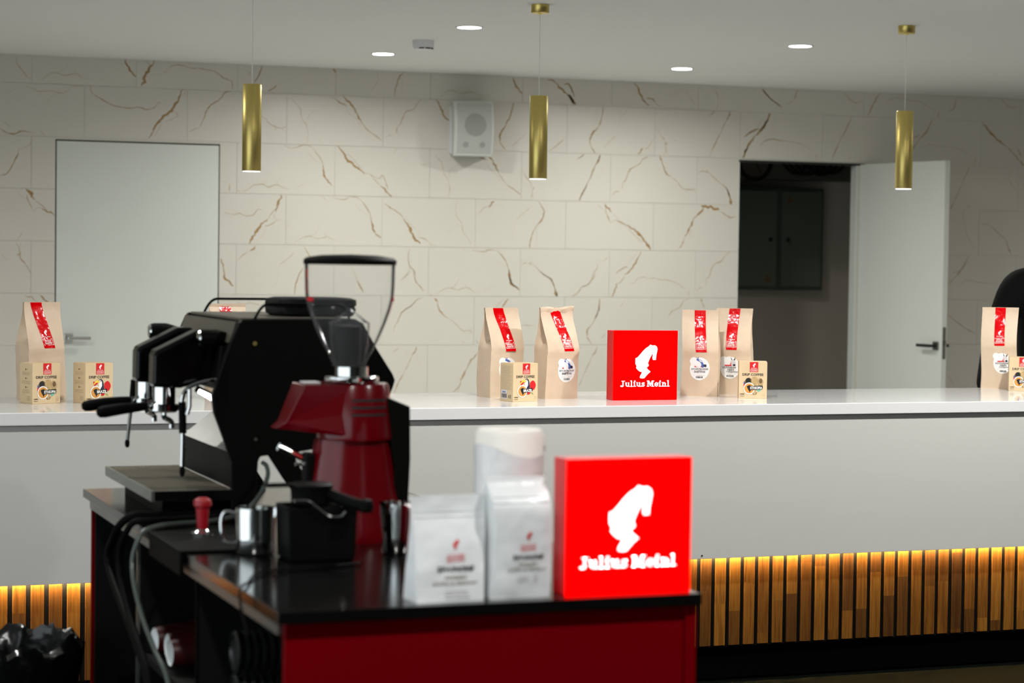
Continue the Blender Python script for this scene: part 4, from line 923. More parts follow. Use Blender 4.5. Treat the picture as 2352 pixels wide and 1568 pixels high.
def kraft_bag(label, fl, ang, w=0.135, d=0.09, h=0.32, seed=1, sx=0.0, skew=0.012, sticker='b', strip_h=0.152, sy=0.10, sticker_u=0.012, bend=0.0):
    a = math.radians(ang)
    # fl is the front-left corner on the worktop; origin at the base centre
    cx = fl[0] + math.cos(a) * w / 2 - math.sin(a) * d / 2
    cy = fl[1] + math.sin(a) * w / 2 + math.cos(a) * d / 2
    t = thing('coffee_bag', label, 'coffee bag', (cx, cy, ZT), a, 'kraft coffee bags on the bar')
    f, body = gusset_bag(t, w, d, h, seed, M['kraft'], bend)
    sw = 0.041
    def strip_fn(u, v, off):
        s = (h - v) / strip_h
        return f(sx - skew + 2 * skew * s + u, v, off)
    p = Print()
    p.rect(-sw / 2, h - strip_h, sw / 2, h - 0.001, 0, 0, 5, 24)
    st = p.build('red_strip', [M['redfilm']], strip_fn, t, off=0.0009, smooth=True)
    p = Print()
    put_emblem(p, 0.001, h - strip_h + 0.051, 0.019, 0)
    p.text('Julius Meinl', -0.012, h - strip_h + 0.0355, 0.013, h - strip_h + 0.0395, 0, bold=0.02)
    p.frame(-0.018, h - strip_h + 0.010, 0.018, h - strip_h + 0.031, 0.0011, 0, rot=0.05)
    p.text('LOCALLY', -0.0125, h - strip_h + 0.0215, 0.0125, h - strip_h + 0.028, 0, bold=0.025, rot=0.05)
    p.text('ROASTED', -0.0135, h - strip_h + 0.0135, 0.0135, h - strip_h + 0.020, 0, bold=0.025, rot=0.05)
    p.build('strip_print', [M['white']], strip_fn, st, off=0.0014)
    if sticker:
        cu, cv, R = sticker_u, sy, 0.037
        p = Print()
        p.ellipse(cu, cv, R, R * 1.12, 0, 0, 32, 4)
        p.ellipse(cu - 0.024, cv + 0.028, 0.014, 0.014, 0, 0, 20, 2)
        sk = p.build('sticker', [M['sticker']], f, t, off=0.0008, smooth=True)
        p = Print()
        if sticker in 'be':
            # a blue leaping animal, head to the lower right
            p.poly([(cu - .012, cv + .038), (cu - .004, cv + .036), (cu + .006, cv + .031), (cu + .012, cv + .022), (cu + .018, cv + .016), (cu + .025, cv + .014), (cu + .024, cv + .006), (cu + .017, cv + .008), (cu + .010, cv + .004), (cu + .004, cv + .008), (cu + .006, cv + .016), (cu + .001, cv + .025), (cu - .008, cv + .029), (cu - .014, cv + .031)], 1)
            p.poly([(cu - .015, cv + .041), (cu - .006, cv + .037), (cu - .004, cv + .043), (cu - .009, cv + .040)], 1)
            p.ellipse(cu + .019, cv + .012, .006, .005, 4, 2, 12)
        else:
            # a pale long-eared head
            p.ellipse(cu + .012, cv + .018, .010, .013, 5, 1, 14)
            p.poly([(cu + .006, cv + .028), (cu + .004, cv + .042), (cu + .009, cv + .030)], 4, 2)
            p.poly([(cu + .014, cv + .029), (cu + .023, cv + .040), (cu + .019, cv + .027)], 2, 2)
            p.ellipse(cu + .016, cv + .010, .005, .004, 4, 3, 10)
            p.poly([(cu - .002, cv + .008), (cu + .004, cv + .008), (cu + .005, cv + .022)], 3, 2)
        p.rect(cu - .02, cv + .006, cu + .008, cv + .0105, 3, 1)
        if sticker == 'b':
            p.text('БРАЗИЛЬСКИЙ', cu - .031, cv - .004, cu + .031, cv + .004, 2, bold=0.02)
            p.text('ЗАВТРАК', cu - .021, cv - .0145, cu + .022, cv - .0065, 2, bold=0.03)
        elif sticker == 'e':
            p.text('БРАЗИЛЬСКИЙ', cu - .031, cv - .004, cu + .031, cv + .004, 2, bold=0.02)
            p.text('ЭСПРЕССО', cu - .024, cv - .0145, cu + .024, cv - .0065, 2, bold=0.03)
        else:
            p.text('КОЛУМБИЯ', cu - .028, cv - .003, cu + .022, cv + .004, 2, bold=0.02)
            p.text('ПЕРУ', cu - .010, cv - .0115, cu + .016, cv - .0045, 2, bold=0.03)
            p.text('ГОНДУРАС', cu - .014, cv - .019, cu + .030, cv - .0125, 2, bold=0.02)
        p.rect(cu - .022, cv - .0235, cu + .022, cv - .0228, 6)
        x = cu - .012
        rb = random.Random(seed)
        while x < cu + .013:
            bw = rb.choice((.0008, .0014, .002))
            p.rect(x, cv - .034, x + bw, cv - .027, 2)
            x += bw + rb.choice((.0007, .0013))
        p.build('sticker_print', [M['sticker'], M['blue'], M['blackink'], M['redprint'], M['navy'], M['pale'], M['grey_ink']], f, sk, off=0.0012)
    return t, f

kraft_bag('kraft coffee bag standing behind the left drip coffee box, farthest left on the bar', (1.012, 7.298), 20, seed=1, sx=-0.008, skew=0.016, sticker=None, h=0.325)
bB, _ = kraft_bag('kraft coffee bag whose top edge shows above the espresso machine', (1.612, 7.235), 4, w=0.128, seed=2, sx=-0.002, skew=0.008, sticker='b', h=0.325, bend=0.1)
kraft_bag('kraft coffee bag behind the toucan drip coffee box left of the red sign', (2.600, 7.203), 10, seed=3, w=0.137, d=0.092, h=0.316, sx=-0.004, skew=0.012, sticker='e', sticker_u=0.0)
bD, fD = kraft_bag('kraft coffee bag standing free just left of the red lit sign', (2.774, 7.11), 9, w=0.132, h=0.32, seed=4, sx=0.006, skew=0.014, sticker='b', sticker_u=0.014)
kraft_bag('kraft coffee bag touching the red lit sign on its right', (3.342, 7.213), -30, w=0.135, h=0.3125, seed=5, sx=0.001, skew=0.003, sticker='b', sticker_u=-0.001)
kraft_bag('kraft coffee bag behind the elephant drip coffee box right of the red sign', (3.506, 7.275), -32, w=0.135, h=0.318, seed=6, sx=-0.002, skew=-0.003, sticker='c', sticker_u=-0.012)
kraft_bag('kraft coffee bag farthest right on the bar in front of the person', (4.782, 7.485), -31, w=0.142, h=0.322, seed=7, sx=0.001, skew=0.001, sticker='c', sticker_u=0.012)
# the folded-over top of the free-standing bag
mb = MB()
nn_ = 12
vv = []
for j, (dy, dz) in enumerate(((-0.004, -0.018), (-0.007, -0.004), (-0.004, 0.002), (0.003, 0.002), (0.006, -0.012))):
    for i in range(nn_ + 1):
        u = -0.067 + 0.134 * i / nn_
        vv.append((u, dy + 0.0015 * math.sin(i * 1.3 + j), 0.32 + dz + 0.0025 * math.sin(i * 0.7) + 0.004 * (i / nn_ - 0.5)))
mb.add(vv, [(j * (nn_ + 1) + i, j * (nn_ + 1) + i + 1, (j + 1) * (nn_ + 1) + i + 1, (j + 1) * (nn_ + 1) + i) for j in range(4) for i in range(nn_)])
ft = mb.build('folded_top', M['kraft'], bD, smooth=True)

def drip_box(label, fl, ang, kind, w=0.101, d=0.083, h=0.131, side='steps'):
    a = math.radians(ang)
    cx = fl[0] + math.cos(a) * w / 2 - math.sin(a) * d / 2
    cy = fl[1] + math.sin(a) * w / 2 + math.cos(a) * d / 2
    t = thing('drip_coffee_box', label, 'carton', (cx, cy, ZT), a, 'drip coffee boxes on the bar')
    MB().box((-w / 2, -d / 2, 0), (w / 2, d / 2, h)).build('carton', M['carton'], t, bevel=0.0008, bseg=1)
    MB().box((-w / 2 + 0.002, -d / 2 + 0.001, h), (w / 2 - 0.001, d / 2 - 0.002, h + 0.0012)).build('lid_flap', M['carton'], t)
    fn = lambda u, v, off: (u, -d / 2 - off, v)
    k = w / 0.101
    mats = [M['redprint'], M['white'], M['ink'], M['blackink'], M['yellow'], M['orange'], M['green'], M['teal'], M['tan'], M['brown'], M['navy'], M['blue'], M['grey_ink'], M['pale']]
    p = Print()
    p.rect(-.012, h - .036, .018, h, 0)
    p2 = Print()
    put_emblem(p2, .004, h - .012, .015, 1, 1)
    p2.text('Julius Meinl', -.007, h - .0235, .013, h - .021, 1, 1, .02)
    p2.frame(-.009, h - .0335, .015, h - .0255, .0009, 1, 1, .03)
    p2.text('LOCALLY ROASTED', -.006, h - .031, .012, h - .028, 1, 1, .02)
    p2.text('DRIP COFFEE', -.038, h - .0495, .037, h - .0405, 2, 1, .022)
    cyc = .036
    if kind == 'brazil':
        p.poly([(-.022, .072), (-.014, .071), (-.013, .058), (-.016, .053), (-.02, .06)], 0)
        rr = random.Random(9)
        p.poly([(.030 + (.011 + .003 * rr.random()) * math.cos(q * PI / 8), .056 + (.015 + .003 * rr.random()) * math.sin(q * PI / 8)) for q in range(16)], 0)
        p.ellipse(.012, .030, .008, .006, 0, 0, 10)
        p.poly([(-.004, .074), (.004, .080), (.011, .077), (.016, .066), (.018, .05), (.016, .038), (.006, .036), (.000, .045)], 10, 1)
        p.poly([(-.001, .075), (.005, .076), (.010, .069), (.010, .056), (.004, .047), (-.001, .052), (-.003, .062)], 1, 2)
        p.poly([(-.021, .064), (-.015, .072), (-.006, .076), (.001, .073), (.001, .066), (-.006, .068), (-.014, .066), (-.019, .060)], 4, 3)
        p.poly([(-.019, .060), (-.014, .066), (-.006, .068), (-.006, .064), (-.013, .060)], 0, 3)
        p.ellipse(.004, .072, .0016, .0016, 3, 4, 8)
        for ang_ in (200, 235, 270, 300, 330):
            r_ = math.radians(ang_)
            p.poly([(-.008, .028), (-.008 + .030 * math.cos(r_), .034 + .022 * math.sin(r_)), (-.004, .024)], 6, 0)
        p.poly([(.02, .03), (.034, .022), (.03, .03)], 6)
    else:
        p.poly([(-.004, .069), (-.013, .075), (-.024, .071), (-.030, .061), (-.027, .048), (-.018, .042), (-.008, .047), (-.002, .057)], 9, 1)
        p.poly([(.016, .069), (.024, .075), (.033, .071), (.038, .061), (.035, .048), (.027, .042), (.018, .049), (.013, .057)], 8, 1)
        p.ellipse(-.017, .063, .009, .011, 3, 2, 12)
        p.ellipse(.028, .063, .006, .009, 9, 2, 12)
        p.poly([(-.006, .065), (-.003, .076), (.006, .079), (.015, .076), (.018, .065), (.015, .053), (.012, .041), (.011, .029), (.012, .017), (.006, .013), (.002, .017), (.002, .031), (.000, .043), (-.003, .053)], 8, 3)
        for q in range(5):
            p.rect(.002, .028 + .006 * q, .010, .0288 + .006 * q, 9, 4)
        p.poly([(.000, .043), (-.004, .035), (-.001, .035), (.003, .041)], 1, 4)
        p.poly([(.012, .043), (.017, .035), (.014, .035), (.010, .041)], 1, 4)
        p.poly([(-.033, .060), (-.025, .060), (-.024, .036), (-.033, .036)], 11, 0)
        p.poly([(-.033, .052), (-.028, .052), (-.026, .040), (-.033, .040)], 0, 1)
        p.poly([(.016, .045), (.028, .046), (.030, .030), (.020, .022), (.014, .030)], 7, 0)
        p.poly([(-.002, .022), (.016, .022), (.012, .014), (.002, .013)], 9, 1)
    p.ellipse(-.013, cyc, .020, .0215, 1, 4, 28)
    p.ellipse(-.013, cyc, .0168, .018, 5, 5, 28)
    p.poly([(-.022, .044), (-.012, .048), (-.004, .044), (-.003, .034), (-.008, .028), (-.011, .021), (-.014, .028), (-.018, .034)], 3, 6)
    nm = 'BRAZIL' if kind == 'brazil' else 'ETHIOPIA'
    x1 = .027 if kind == 'brazil' else .034
    p.poly([(-.010, .044), (x1 + .001, .047), (x1 + .0015, .034), (-.009, .030)], 3, 7)
    p2.text(nm, -.009, .0335, x1, .043, 1, 9, .035, rot=0.02)
    p2.text('100%', -.046, .013, -.030, .0175, 2, 1, .03)
    p2.text('ARABICA', -.046, .007, -.030, .0095, 2, 1, .02)
    p2.frame(.036, .009, .044, .017, .0005, 12, 1, .05)
    fp = p.build('front_picture', mats, fn, t)
    p2.build('front_lettering', mats, fn, fp)
    # narrow side
    fs = lambda u, v, off: (-w / 2 - off, -u, v)
    p = Print()
    rs_ = random.Random(hash(label) % 1000)
    if side == 'steps':
        for q, zc in enumerate((.108, .079, .050)):
            p.rect(-.004, zc, .000, zc + .006, 2)
            p.rect(.004, zc + .002, .009, zc + .004, 2)
            for r_ in range(3):
                L_ = rs_.uniform(.024, .03)
                p.rect(-L_, zc - .0065 - .0042 * r_, L_, zc - .0058 - .0042 * r_, 12)
        for r_ in range(3):
            p.rect(.006, .012 + .005 * r_, .028, .0132 + .005 * r_, 12)
    else:
        for r_ in range(20):
            L_ = rs_.uniform(.02, .034)
            p.rect(-.034, .121 - .0042 * r_, L_, .1217 - .0042 * r_, 12)
        p.rect(-.034, .008, .004, .040, 13)
        x = -.03
        while x < 0:
            bw = rs_.choice((.0008, .0015, .0022))
            p.rect(x, .012, x + bw, .026, 2, 1)
            x += bw + .001
        p.rect(-.026, .030, -.006, .0335, 11, 1)
        p.rect(.014, .012, .018, .022, 2)
        p.rect(.022, .010, .029, .024, 12)
    p.build('side_print', mats, fs, t)
    return t
drip_box('drip coffee box with elephant picture at the left end of the bar', (1.001, 7.130), 21, 'ethiopia')
drip_box('drip coffee box with toucan picture behind the portafilter handles', (1.170, 7.124), 19, 'brazil')
drip_box('drip coffee box with toucan picture between two kraft bags left of the red sign', (2.605, 6.985), 12.2, 'brazil', side='text')
drip_box('drip coffee box with elephant picture right of the red sign', (3.497, 7.053), -24, 'ethiopia')
drip_box('drip coffee box with elephant picture cut off at the right edge of the view', (4.792, 7.300), -31, 'ethiopia')

# ------------------------------------------------------------------ lit signs
def light_sign(label, loc):
    W, Dp, Hh = 0.245, 0.062, 0.245
    t = thing('light_sign', label, 'sign', loc, 0, 'red lit cube signs')
    MB().box((-W / 2, -Dp / 2 + 0.004, 0), (W / 2, Dp / 2, Hh)).build('housing', M['signside'], t, bevel=0.002)
    fr = MB().box((-W / 2 + 0.0005, -Dp / 2, 0.0005), (W / 2 - 0.0005, -Dp / 2 + 0.004, Hh - 0.0005)).build('lit_face', M['signred'], t)
    p = Print()
    k = 0.245 / 943
    cu = -W / 2 + (609 - 168) / 867 * W
    cv = (1345 - 821) * k
    put_emblem(p, cu, cv, 458 * k, 0, 0, 0.245 / 867 / k)
    put_word(p, -W / 2 + (262 - 168) / 867 * W, (1345 - 1160) * k, -W / 2 + (935 - 168) / 867 * W, (1345 - 1078) * k, 0, 0)
    p.build('lettering', [M['signwhite']], lambda u, v, off: (u, -Dp / 2 - off, v), fr, off=0.0006)
    return t
light_sign('square red lit sign standing on the white bar between coffee bags', (3.1075, 7.033, ZT))
light_sign('large-looking red lit sign in the foreground on the black cart', (1.5625, 3.613, 0.868))
# ------------------------------------------------------------------ the black and red coffee cart
ZB = 0.868
CX0, CX1, CY0, CY1 = 0.907, 1.694, 3.55, 5.55
cart = thing('coffee_cart', 'black-topped cart with red panels in the foreground', 'cart', (0, 0, 0))
MB().box((CX0, CY0, ZB - 0.021), (CX1, CY1, ZB)).build('cart_top', M['slab'], cart, bevel=0.0015)
MB().box((0.925, 3.567, 0.05), (1.668, 3.585, ZB - 0.0215)).build('front_panel', M['redpanel'], cart, bevel=0.001)
MB().box((1.6685, 3.562, 0.05), (1.690, 3.59, ZB - 0.0215)).build('corner_post', M['redpanel'], cart, bevel=0.002)
MB().box((1.672, 3.5905, 0.05), (1.690, 5.515, ZB - 0.0215)).build('side_panel', M['redpanel'], cart)
MB().box((0.925, 5.5155, 0.05), (1.690, 5.533, ZB - 0.0215)).build('end_panel', M['redpanel'], cart)
MB().box((0.918, 3.59, ZB - 0.046), (0.93, 5.51, ZB - 0.0215)).build('top_rail', M['alu'], cart)
MB().box((1.655, 3.5905, 0.05), (1.6715, 5.515, ZB - 0.0215)).build('inner_lining', M['black'], cart)
MB().box((0.932, 5.50, 0.05), (1.655, 5.515, ZB - 0.0215)).build('inner_lining', M['black'], cart)
for y in (4.917, 4.285):
    dv = MB().box((0.935, y, 0.05), (1.655, y + 0.016, ZB - 0.047)).build('divider', M['black'], cart)
    MB().box((0.928, y + 0.003, 0.05), (0.9345, y + 0.012, ZB - 0.047)).build('edge_profile', M['alu' if y > 4.5 else 'rubber'], dv)
MB().box((0.94, 3.5905, 0.545), (1.655, 4.284, 0.562)).box((0.94, 4.302, 0.545), (1.655, 4.916, 0.562)).build('shelf', M['black'], cart)
MB().box((0.94, 3.5905, 0.05), (1.655, 5.50, 0.066)).build('bottom_board', M['black'], cart)
for x, y in ((0.97, 3.62), (1.64, 3.62), (0.97, 5.46), (1.64, 5.46)):
    MB().lathe([(0.022, 0.0), (0.022, 0.012), (0.012, 0.014), (0.012, 0.05)], (x, y, 0), 14).build('foot', M['rubber'], cart)

# paper cups and lids lying on the shelf
def cup_stack(label, loc, tilt):
    t = thing('paper_cup', label, 'paper cup', loc, math.radians(tilt), 'red paper cups lying on the cart shelf')
    MB().lathe([(0.0275, 0.0), (0.029, 0.004), (0.038, 0.095), (0.040, 0.097), (0.038, 0.099), (0.036, 0.095)], seg=24, axis='x', caps=False).build('cup_wall', M['cup'], t, smooth=True)
    MB().lathe([(0.0, 0.003), (0.027, 0.003), (0.0275, 0.0)], seg=24, axis='x', caps=False).build('cup_base', M['cupwhite'], t)
    return t
for (y, z, x, tl, lb) in ((4.655, 0.604, 0.95, 6, 'red paper cup with white base nearest the front on the cart shelf'), (4.74, 0.604, 0.962, 4, 'red paper cup behind the nearest one on the cart shelf'), (4.825, 0.604, 0.95, 8, 'red paper cup farthest back on the cart shelf')):
    cup_stack(lb, (x, y, z - 0.001), tl)
lid0 = None
for row, (y, z) in enumerate(((4.16, 0.605), (4.16, 0.69), (4.07, 0.605))):
    for k in range(15):
        loc = (0.975 + 0.0165 * k, y, z + 0.0005)
        if lid0 is None:
            lid0 = MB().lathe([(0.0, 0.004), (0.033, 0.004), (0.036, 0.0), (0.0425, 0.002), (0.0425, 0.006), (0.037, 0.0085), (0.035, 0.012)], seg=22, axis='x', caps=False).build('cup_lid', M['lid'], smooth=True)
            tag(lid0, 'black ribbed cup lid in the stacks lying on the cart shelf', 'cup lid', 'black cup lids on the cart shelf')
            o = lid0
        else:
            o = lid0.copy()
            COL.objects.link(o)
        o.location = loc

# ------------------------------------------------------------------ espresso machine
YN, YF = 4.88, 5.48
em = thing('espresso_machine', 'black two-group espresso machine on the cart', 'espresso machine', (1.28, 5.18, ZB))
OX, OY, OZ = 1.28, 5.18, ZB
def L(p):
    return (p[0] - OX, p[1] - OY, p[2] - OZ)
def emb(mb, name, m, parent=None, **kw):
    mb.v = [L(p) for p in mb.v]
    return mb.build(name, m, parent or em, **kw)
side = [(1.150, 1.312), (1.158, 1.320), (1.425, 1.322), (1.445, 1.312), (1.481, 1.250), (1.519, 1.193), (1.525, 1.178), (1.520, 1.162), (1.495, 1.10), (1.45, 1.035),
        (1.278, 1.012), (1.315, 0.948), (1.364, 0.872), (1.318, 0.872), (1.258, 0.954), (1.223, 1.007), (1.203, 1.005), (1.198, 0.993), (1.190, 0.872), (1.136, 0.872), (1.135, 0.995), (1.130, 1.011), (1.112, 1.060), (1.094, 1.107), (1.089, 1.148), (1.130, 1.266)]
for y0, y1 in ((YN, YN + 0.02), (YF - 0.02, YF)):
    sp_ = emb(MB().prism_y(side if y0 == YN else side[:16] + [(1.203, 1.005), (1.215, 1.035), (1.27, 1.06), (1.27, 1.15), (1.10, 1.152), (1.130, 1.266)], y0, y1), 'side_panel', M['machine'], bevel=0.003)
    if y0 == YN:
        emb(MB().lathe([(0.005, -0.0025), (0.005, 0.0)], (1.187, YN - 0.0002, 1.265), 12, 'y'), 'badge_screw', M['brass'], sp_)
        emb(MB().lathe([(0.004, -0.002), (0.004, 0.0)], (1.191, YN - 0.0002, 1.045), 12, 'y'), 'badge_screw', M['steel'], sp_)
body = [(1.150, 1.314), (1.42, 1.316), (1.47, 1.25), (1.51, 1.18), (1.47, 1.09), (1.36, 1.09), (1.26, 1.155), (1.115, 1.155), (1.11, 1.17), (1.135, 1.266)]
emb(MB().prism_y(body, YN + 0.0205, YF - 0.0205), 'housing', M['machine'], bevel=0.003)
emb(MB().add([(1.1335, YN + 0.022, 1.266), (1.1335, YF - 0.022, 1.266), (1.1495, YF - 0.022, 1.3135), (1.1495, YN + 0.022, 1.3135), (1.1315, YN + 0.022, 1.2665), (1.1315, YF - 0.022, 1.2665), (1.1475, YF - 0.022, 1.314), (1.1475, YN + 0.022, 1.314)],
         [(4, 7, 6, 5), (0, 1, 2, 3), (0, 4, 5, 1), (3, 2, 6, 7), (1, 5, 6, 2), (0, 3, 7, 4)]), 'top_fascia', M['fascia'])
emb(MB().box((1.16, YN + 0.03, 1.317), (1.42, YF - 0.03, 1.3225)), 'cup_tray', M['fascia'])
emb(MB().prism_y([(1.140, 0.93), (1.185, 0.93), (1.20, 1.022), (1.36, 1.065), (1.36, 1.088), (1.22, 1.04), (1.146, 1.008)], YN + 0.0205, YF - 0.0205), 'lower_body', M['machine'], bevel=0.002)
spl = emb(MB().add([(1.145, YN + 0.021, 1.010), (1.145, YF - 0.021, 1.010), (1.215, YF - 0.021, 1.068), (1.215, YN + 0.021, 1.068), (1.148, YN + 0.021, 1.0075), (1.148, YF - 0.021, 1.0075), (1.218, YF - 0.021, 1.0655), (1.218, YN + 0.021, 1.0655)],
               [(0, 3, 2, 1), (4, 5, 6, 7), (0, 1, 5, 4), (3, 7, 6, 2), (1, 2, 6, 5), (0, 4, 7, 3)]), 'splash_panel', M['steel'])
emb(MB().add([(1.1437, YN + 0.022, 1.0112), (1.1437, YN + 0.2, 1.0112), (1.2137, YN + 0.2, 1.0692), (1.2137, YN + 0.022, 1.0692)], [(0, 3, 2, 1)]), 'grille_plate', M['black'], spl)
mb = MB()
for k in range(6):
    t0 = k / 6
    xa, za = 1.145 + 0.07 * t0, 1.010 + 0.058 * t0
    mb.box((xa - 0.0035, YN + 0.022, za + 0.0015), (xa - 0.0015, YN + 0.2, za + 0.0035))
for k in range(10):
    yy = YN + 0.022 + 0.0195 * k
    mb.add([(1.1415, yy, 1.0135), (1.1415, yy + 0.002, 1.0135), (1.2115, yy + 0.002, 1.0715), (1.2115, yy, 1.0715)], [(0, 1, 2, 3)])
emb(mb, 'splash_grille', M['alu'], spl)

# drip tray
tr = emb(MB().box((0.951, YN, 0.908), (0.957, YF, 0.931)).box((0.957, YN, 0.908), (1.138, YN + 0.006, 0.931)).box((0.957, YF - 0.006, 0.908), (1.138, YF, 0.931)), 'drip_tray', M['alu'])
emb(MB().box((0.957, YN + 0.006, 0.908), (1.138, YF - 0.006, 0.912)), 'tray_floor', M['black'], tr)
emb(MB().box((0.9585, YN - 0.0015, 0.9085), (1.138, YN - 0.0002, 0.9305)), 'tray_end', M['machine'], tr)
mb = MB()
for k in range(27):
    yy = YN + 0.014 + k * (YF - YN - 0.028) / 26
    mb.box((0.9575, yy - 0.0042, 0.9235), (1.136, yy + 0.0042, 0.9265))
for k in range(20):
    xx = 0.9605 + k * 0.0092
    mb.box((xx - 0.0019, YN + 0.007, 0.927), (xx + 0.0019, YF - 0.007, 0.9305))
emb(mb, 'tray_grate', M['grate'], tr)
emb(MB().box((0.99, YN + 0.07, ZB + 0.0), (1.15, YF - 0.06, 0.9075)), 'tray_support', M['machine'])
for yy in (YN + 0.01, YF - 0.01):
    for xx in (1.163, 1.341):
        emb(MB().lathe([(0.018, ZB), (0.018, ZB + 0.006)], (xx, yy, 0), 14), 'foot', M['rubber'])

# groups
for yc in (5.05, 5.26):
    hw = 0.034
    cw = emb(MB().prism_y([(1.083, 1.290), (0.988, 1.243), (0.982, 1.232), (0.981, 1.158), (1.045, 1.155), (1.118, 1.175), (1.128, 1.25), (1.12, 1.29)], yc - hw, yc + hw), 'group_cowl', M['gloss'], bevel=0.009, bseg=3)
    emb(MB().lathe([(0.027, 1.118), (0.027, 1.157)], (1.012, yc, 0), 24), 'group_head', M['chrome'], cw, smooth=True)
    pf = emb(MB().lathe([(0.03, 1.098), (0.034, 1.102), (0.035, 1.115), (0.031, 1.118)], (1.012, yc, 0), 24), 'portafilter', M['chrome'], smooth=True)
    hp = [(0.982, yc, 1.112), (0.97, yc, 1.112), (0.95, yc, 1.110), (0.91, yc, 1.106), (0.875, yc, 1.1005), (0.862, yc, 1.0985), (0.856, yc, 1.0975)]
    emb(MB().tube(hp, [0.006, 0.0095, 0.0115, 0.0135, 0.0145, 0.0125, 0.006], 14), 'portafilter_handle', M['rubber'], pf, smooth=True)
    emb(MB().tube([(0.985, yc, 1.112), (0.968, yc, 1.112)], 0.0085, 12), 'collar', M['chrome'], pf, smooth=True)
    emb(MB().tube(spline([(1.012, yc, 1.1), (1.014, yc, 1.085), (1.03, yc, 1.075), (1.032, yc, 1.06)], 4), 0.0065, 8), 'spout', M['chrome'], pf, smooth=True)

# knobs, wands, lamp, rails
for y, x0 in ((5.40, 1.042), (4.96, 1.071)):
    kb = emb(MB().lathe([(0.018, x0 + 0.004), (0.0205, x0 + 0.012), (0.0205, x0 + 0.045), (0.012, x0 + 0.075)], (0, y, 1.274), 20, 'x'), 'steam_knob', M['rubber'], smooth=True)
    emb(MB().lathe([(0.0, x0), (0.016, x0 + 0.001), (0.0185, x0 + 0.005)], (0, y, 1.274), 20, 'x', caps=False), 'knob_cap', M['chrome'], kb, smooth=True)
wn = emb(MB().tube(spline([(1.13, 4.95, 1.178), (1.107, 4.95, 1.178), (1.061, 4.95, 1.167), (1.040, 4.95, 1.150), (1.034, 4.95, 1.121), (1.037, 4.95, 1.078), (1.036, 4.95, 0.975)], 6), 0.0052, 10), 'steam_wand', M['chrome'], smooth=True)
emb(MB().tube([(1.0345, 4.95, 1.128), (1.0365, 4.95, 1.056)], 0.0088, 12), 'wand_sleeve', M['rubber'], wn, smooth=True)
emb(MB().lathe([(0.0, 0.955), (0.005, 0.957), (0.0068, 0.968), (0.005, 0.98)], (1.036, 4.95, 0), 12), 'wand_tip', M['rubber'], wn, smooth=True)
emb(MB().tube([(1.048, 4.935, 1.158), (1.048, 4.935, 1.118), (1.043, 4.937, 1.10)], 0.0055, 10), 'hot_water_tube', M['chrome'], smooth=True)
wf = emb(MB().tube(spline([(1.12, 5.42, 1.175), (1.06, 5.42, 1.175), (1.015, 5.42, 1.16), (1.010, 5.42, 1.12), (1.003, 5.42, 1.073), (0.995, 5.42, 0.998)], 5), 0.0048, 10), 'steam_wand', M['steel'], smooth=True)
emb(MB().tube([(1.0115, 5.42, 1.152), (1.0085, 5.42, 1.108)], 0.0088, 12), 'wand_sleeve', M['rubber'], wf, smooth=True)
emb(MB().lathe([(0.0, 0.982), (0.005, 0.985), (0.0065, 0.995), (0.0045, 1.003)], (0.995, 5.42, 0), 12), 'wand_tip', M['rubber'], wf, smooth=True)
wl = emb(MB().tube([(1.07, 4.965, 1.158), (1.112, 4.965, 1.136)], [0.0085, 0.0095], 12), 'work_lamp', M['machine'], smooth=True)
emb(MB().tube([(1.074, 4.9555, 1.1525), (1.106, 4.9555, 1.1355)], [0.0045, 0.0062], 12), 'lamp_lens', mat('work_lamp_glow', (255, 255, 255), emit=(255, 255, 255), estr=5.0), wl, smooth=True)
for y in (YN + 0.03, YF - 0.03):
    x0 = 1.192
    emb(MB().tube(spline([(x0, y, 1.318), (x0 + 0.014, y, 1.342), (x0 + 0.03, y, 1.354), (x0 + 0.06, y, 1.355), (1.37, y, 1.355), (1.40, y, 1.353), (1.415, y, 1.34), (1.42, y, 1.318)], 5), 0.0033, 8), 'cup_rail', M['rubber'], smooth=True)
for yy, zz in ((5.15, 1.08), (5.32, 1.085)):
    emb(MB().tube(spline([(1.03, yy, 1.155), (1.05, yy, 1.12), (1.047, yy, 1.09)], 4), 0.0045, 8), 'water_pipe', M['steel'], smooth=True)
# folded cloth on top
mb = MB()
cl = []
for j, (s_, z) in enumerate(((0.90, 0.0), (1.0, 0.006), (1.0, 0.018), (0.97, 0.0225), (1.01, 0.028), (0.99, 0.04), (0.86, 0.044))):
    for k in range(28):
        a = 2 * PI * k / 28
        ca, sa = math.cos(a), math.sin(a)
        ex = abs(ca) ** 0.45 * (1 if ca > 0 else -1)
        ey = abs(sa) ** 0.45 * (1 if sa > 0 else -1)
        wob = 1 + 0.05 * mnoise.noise(Vector((ca * 2, sa * 2, j * 0.6)))
        cl.append((ex * 0.098 * s_ * wob, ey * 0.11 * s_ * wob, z))
fs = [(j * 28 + k, j * 28 + (k + 1) % 28, (j + 1) * 28 + (k + 1) % 28, (j + 1) * 28 + k) for j in range(6) for k in range(28)]
fs += [tuple(range(27, -1, -1)), tuple(range(6 * 28, 7 * 28))]
cl_o = mb.add(cl, fs).build('folded_cloth', M['shirt'], smooth=True, angle=60)
cl_o.location = (1.383, 5.12, 1.3227)
tag(cl_o, 'folded black cloth lying on top of the espresso machine', 'cloth')

